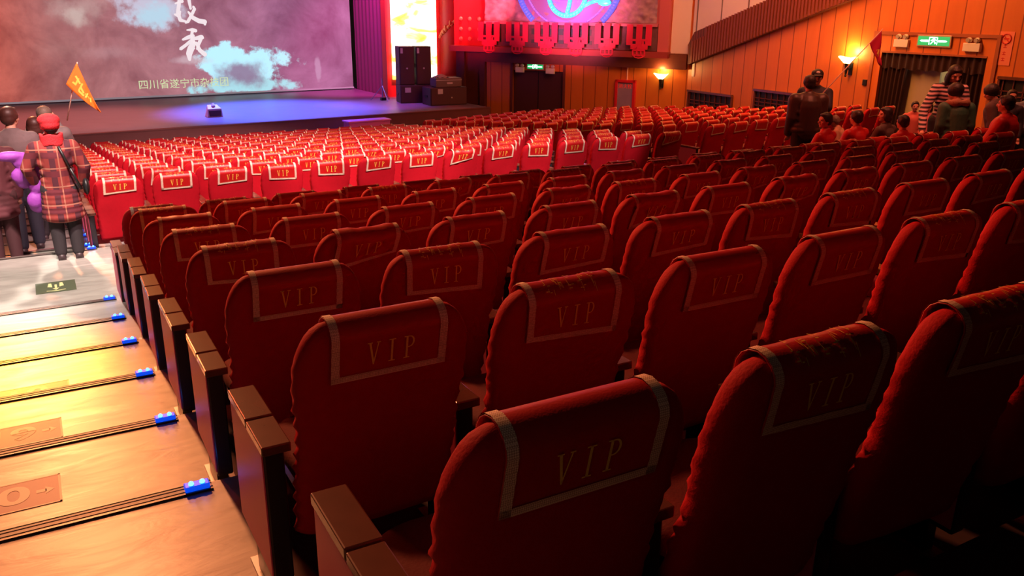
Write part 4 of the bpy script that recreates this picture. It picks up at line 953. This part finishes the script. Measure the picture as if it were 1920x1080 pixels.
def wcap(t, hd, h, R3):
    b = B(); b.ball(hd(0, -.006, .026), (.057*h, .064*h, .050*h), 20, 12, R3); remesh(b.build('knit_cap', mat('grey_green_cap', (.16, .12, .10), .85, bump=.6, bscale=80), t, smooth=True), .009, 3)
LD = -.95
# left aisle group
t, up, hd, wr = person((-.60, 8.72, LD), .0, 1.50, 'person in a red beret and plaid coat seen from behind on the aisle landing', jacket=plaid(), trousers=M_dk, hair='short', hat=beret, coat=.19, bulk=1.12, vox=.009, turn=.25,
    arms=[((-.175, .01, .65), (-.14, .08, .53)), ((.17, .0, .64), (.155, .05, .51))])
sc = B(); sc.grid(lambda u, v: tuple(up(.072*math.cos(2*PI*u), .062*math.sin(2*PI*u)-.01, .80+.075*v+.006*math.sin(9*u*PI))), 24, 6, True)
o = sc.build('scarf', M_rh, t, smooth=True); md = o.modifiers.new('s', 'SOLIDIFY'); md.thickness = .02; o['label'] = 'red scarf'
b = B(); b.tube([tuple(up(.03+.10*k/2., -.095-.01*(k == 1), .80-.30*k/2)) for k in range(3)] , .013, 8); b.build('bag_strap', M_black, t, smooth=True)
b = B(); b.ball(up(.165, .0, .50), (.035, .08, .09), 14, 10); b.build('shoulder_bag', M_black, t, smooth=True)
b = B()
for k_ in range(11):
    q = k_/10; b.ball((-.90+.08*math.sin(k_*1.3)+.16*q, 8.86+.03*math.sin(k_*2.1), -.05-.52*q+.14), (.10-.02*math.sin(k_*1.7), .05, .09), 10, 8)
b.ball((-1.0, 8.85, .14), (.14, .06, .055), 10, 8)
o = remesh(b.build('held_jacket', M_pur, None, smooth=True), .014, 2); tag(o, 'crumpled purple jacket hanging from the arm of the person in the beret', 'jacket')
person((-1.20, 9.42, front_floor(0)), .1, 1.58, 'person in a long dark maroon coat at the left picture edge', jacket=mat('dark_maroon_coat', (.10, .02, .028), .8), trousers=mat('maroon_black_cloth', (.05, .012, .016), .8), hair='bob', haircol=M_hairg, coat=.12, bulk=1.1)
person((-.98, 10.42, front_floor(1)), .05, 1.73, 'person in a grey sweater and dark trousers in the aisle', jacket=M_gry, trousers=M_nvy, hair='short', haircol=mat('dark_brown_hair', (.06, .02, .015), .5), bulk=1.12, turn=-.6, walk=.6)
person((-.74, 11.35, front_floor(2)), 0, 1.60, 'person with dark brown hair half hidden between the grey sweater and the red beret', jacket=M_gry, trousers=M_dk, hair='bob', haircol=mat('dark_brown_hair', (.06, .02, .015), .5))
t, up, hd, wr = person((-.60, 12.25, front_floor(3)), 0, 1.74, 'person in a grey-green knit cap and pale grey jacket below the orange flag', jacket=mat('pale_grey_jacket', (.20, .165, .165), .7, bump=.3, bscale=16), trousers=M_dk, hair='short', haircol=M_hairg, hat=wcap, bulk=1.25,
    arms=[((-.135, -.01, .63), (-.13, .05, .475)), ((.15, .06, .68), (.06, .14, .86))])
def flag(lab, a, bq, corners, mcloth, chars):
    """pole from a to bq, triangular pennant given by corner points on the pole and the tip"""
    t = thing('tour_flag', lab, 'flag'); P0, P1, TIP = [Vector(c) for c in corners]
    B().cone(a, bq, .009, .007, 8).build('pole', mat('pale_pole', (.72, .52, .42), .5), t, smooth=True)
    side = (P1-P0).cross(TIP-P0).normalized()
    def fn(u, v): 
        e_ = P0.lerp(P1, v); q = e_.lerp(TIP, u); return q + side*(.028*math.sin(u*9+v*3)*u) + Vector((0, 0, -.03*math.sin(u*PI)))
    o = B().grid(fn, 20, 10).build('pennant', mcloth, t, smooth=True); md = o.modifiers.new('s', 'SOLIDIFY'); md.thickness = .004
    b = B()
    for (u0, v0, u1, v1) in chars:
        p, q = fn(u0, v0), fn(u1, v1); d = (q-p).normalized(); n_ = d.cross(side)*.012
        for sg in (-1, 1): b.quad([p+n_+side*sg*.007, q+n_+side*sg*.007, q-n_+side*sg*.007, p-n_+side*sg*.007])
    b.build('lettering', M_gold if mcloth.name.startswith('mag') else mat('yellow_flag_print', (.9, .6, .08), .6), o); return t
flag('orange triangular tour flag held up above the left aisle', (-.33, 12.38, .06), (-.10, 12.2, .86), ((-.28, 12.2, .57), (-.11, 12.2, .85), (.10, 12.2, .17)), mat('orange_flag', (.95, .20, .015), .6),
    ((.18, .7, .18, .3), (.10, .62, .26, .6), (.3, .75, .3, .25), (.3, .5, .42, .42), (.1, .3, .18, .36), (.3, .25, .45, .3), (.5, .7, .5, .3), (.45, .5, .6, .5), (.6, .65, .66, .35)))
# standing men at the cross aisle
person((9.42, 7.95, LD), -.45, 1.67, 'person in a dark brown leather jacket with back turned, standing at the cross aisle', jacket=M_brn, trousers=M_dk, hair='short', bulk=1.38, vox=.012)
t, up, hd, wr = person((10.20, 8.52, LD), 2.25, 1.70, 'person in a black baseball cap and navy jacket holding up a flag pole', jacket=M_nvy, trousers=M_dk, hair='short', hat=bbcap, bulk=1.15, vox=.009, turn=.15,
    arms=[((-.13, .08, .66), (-.02, .135, .74)), ((.15, .0, .63), (.13, .06, .48))])
a_ = Vector(t.location)+Matrix.Rotation(2.25, 4, 'Z') @ (wr[0]+Vector((0, .05, -.03)))
bq = Vector((11.13, 8.15, 1.36)); dd = (bq-a_)
flag('magenta red flag with a golden star on a pole by the doorway', a_-dd.normalized()*.12, bq, (a_+dd*.80, a_+dd*.98, (11.16, 8.12, .80)), mat('magenta_flag', (.50, .02, .07), .6),
    ((.35, .4, .6, .4), (.35, .4, .55, .65), (.6, .4, .4, .65), (.48, .3, .42, .65), (.48, .3, .56, .65)))
# seated and standing audience on the right
S8 = 6.32; S7 = FP*6; S6 = FP*5
person((8.42, S8+.39, LD), .15, 1.43, 'person with short black hair turned left, seated right of the leather-jacketed person', jacket=M_rj, trousers=M_dk, sit=True, shoes=False, hair='short', turn=1.1)
person((9.02, S8+.39, LD), 0, 1.43, 'person in a red jacket with black hair, seated with back to the camera', jacket=M_rj, trousers=M_dk, sit=True, shoes=False, hair='short', bulk=1.1)
person((9.62, S8+.39, LD), .1, 1.45, 'person with black bobbed hair seated beside the person in the red jacket', jacket=M_dkb, trousers=M_dk, sit=True, shoes=False, hair='bob', turn=.9)
person((9.70, 7.45, LD), .4, 1.13, 'child with light brown hair crouching beyond the seated people', jacket=mat('tan_child_coat', (.45, .28, .16), .7), trousers=M_dk, haircol=M_hairg, hair='short', lean=.3)
person((9.0, S7+.39, rear_floor(7)), -.1, 1.30, 'person with glossy black hair seated low before the striped sleeve', jacket=M_rj, trousers=M_dk, sit=True, shoes=False, hair='short')
person((12.15, 8.10, LD), 2.4, 1.16, 'left of two children facing the camera before the doorway', jacket=mat('coral_child_coat', (.65, .16, .12), .7), trousers=M_dk, hair='short')
person((12.52, 8.10, LD), 2.2, 1.12, 'right of two children facing the camera before the doorway', jacket=mat('pink_child_coat', (.65, .20, .22), .7), trousers=M_dk, hair='bob')
person((11.95, 7.42, LD), 2.35, 1.84, 'person with long black hair in a striped knit leaning over the seats', jacket=striped(), trousers=M_dk, hair='long', lean=.22, nod=.25, turn=.3, vox=.010,
    arms=[((-.15, .05, .62), (-.11, .10, .50)), ((.19, .10, .62), (.20, .27, .50))])
person((10.26, 6.10, rear_floor(7)), -.5, 1.53, 'person in a green jacket with a brown fur collar seen from behind', jacket=M_grn, trousers=M_dk, hair='bushy', bulk=1.2, lean=.12, nod=.25, turn=.45, hood=M_fur, vox=.012)
person((11.3, 6.1, rear_floor(7)), .2, 1.50, 'person in a dark taupe coat bending between the rows near the right edge', jacket=M_dkb, trousers=M_dk, hair='bushy', bulk=1.25, lean=.25, turn=.6, nod=.2)
person((12.9, 6.95, LD), 2.3, 1.42, 'person whose small pale face shows behind the dark taupe coat', jacket=M_nvy, trousers=M_dk, hair='short')
person((13.4, 6.95, LD), 2.2, 1.44, 'person in a blue-grey scarf whose face shows at the right picture edge', jacket=mat('blue_grey_coat', (.16, .18, .24), .7), trousers=M_dk, hair='bob')
person((9.62, S6+.39, rear_floor(6)), .25, 1.49, 'person in a bright red jacket cut off by the right picture edge', jacket=M_rj, trousers=M_dk, sit=True, shoes=False, hair='short', bulk=1.25,
    arms=[((-.15, .06, .64), (-.13, .15, .57)), ((.15, .04, .64), (.10, .16, .55))])
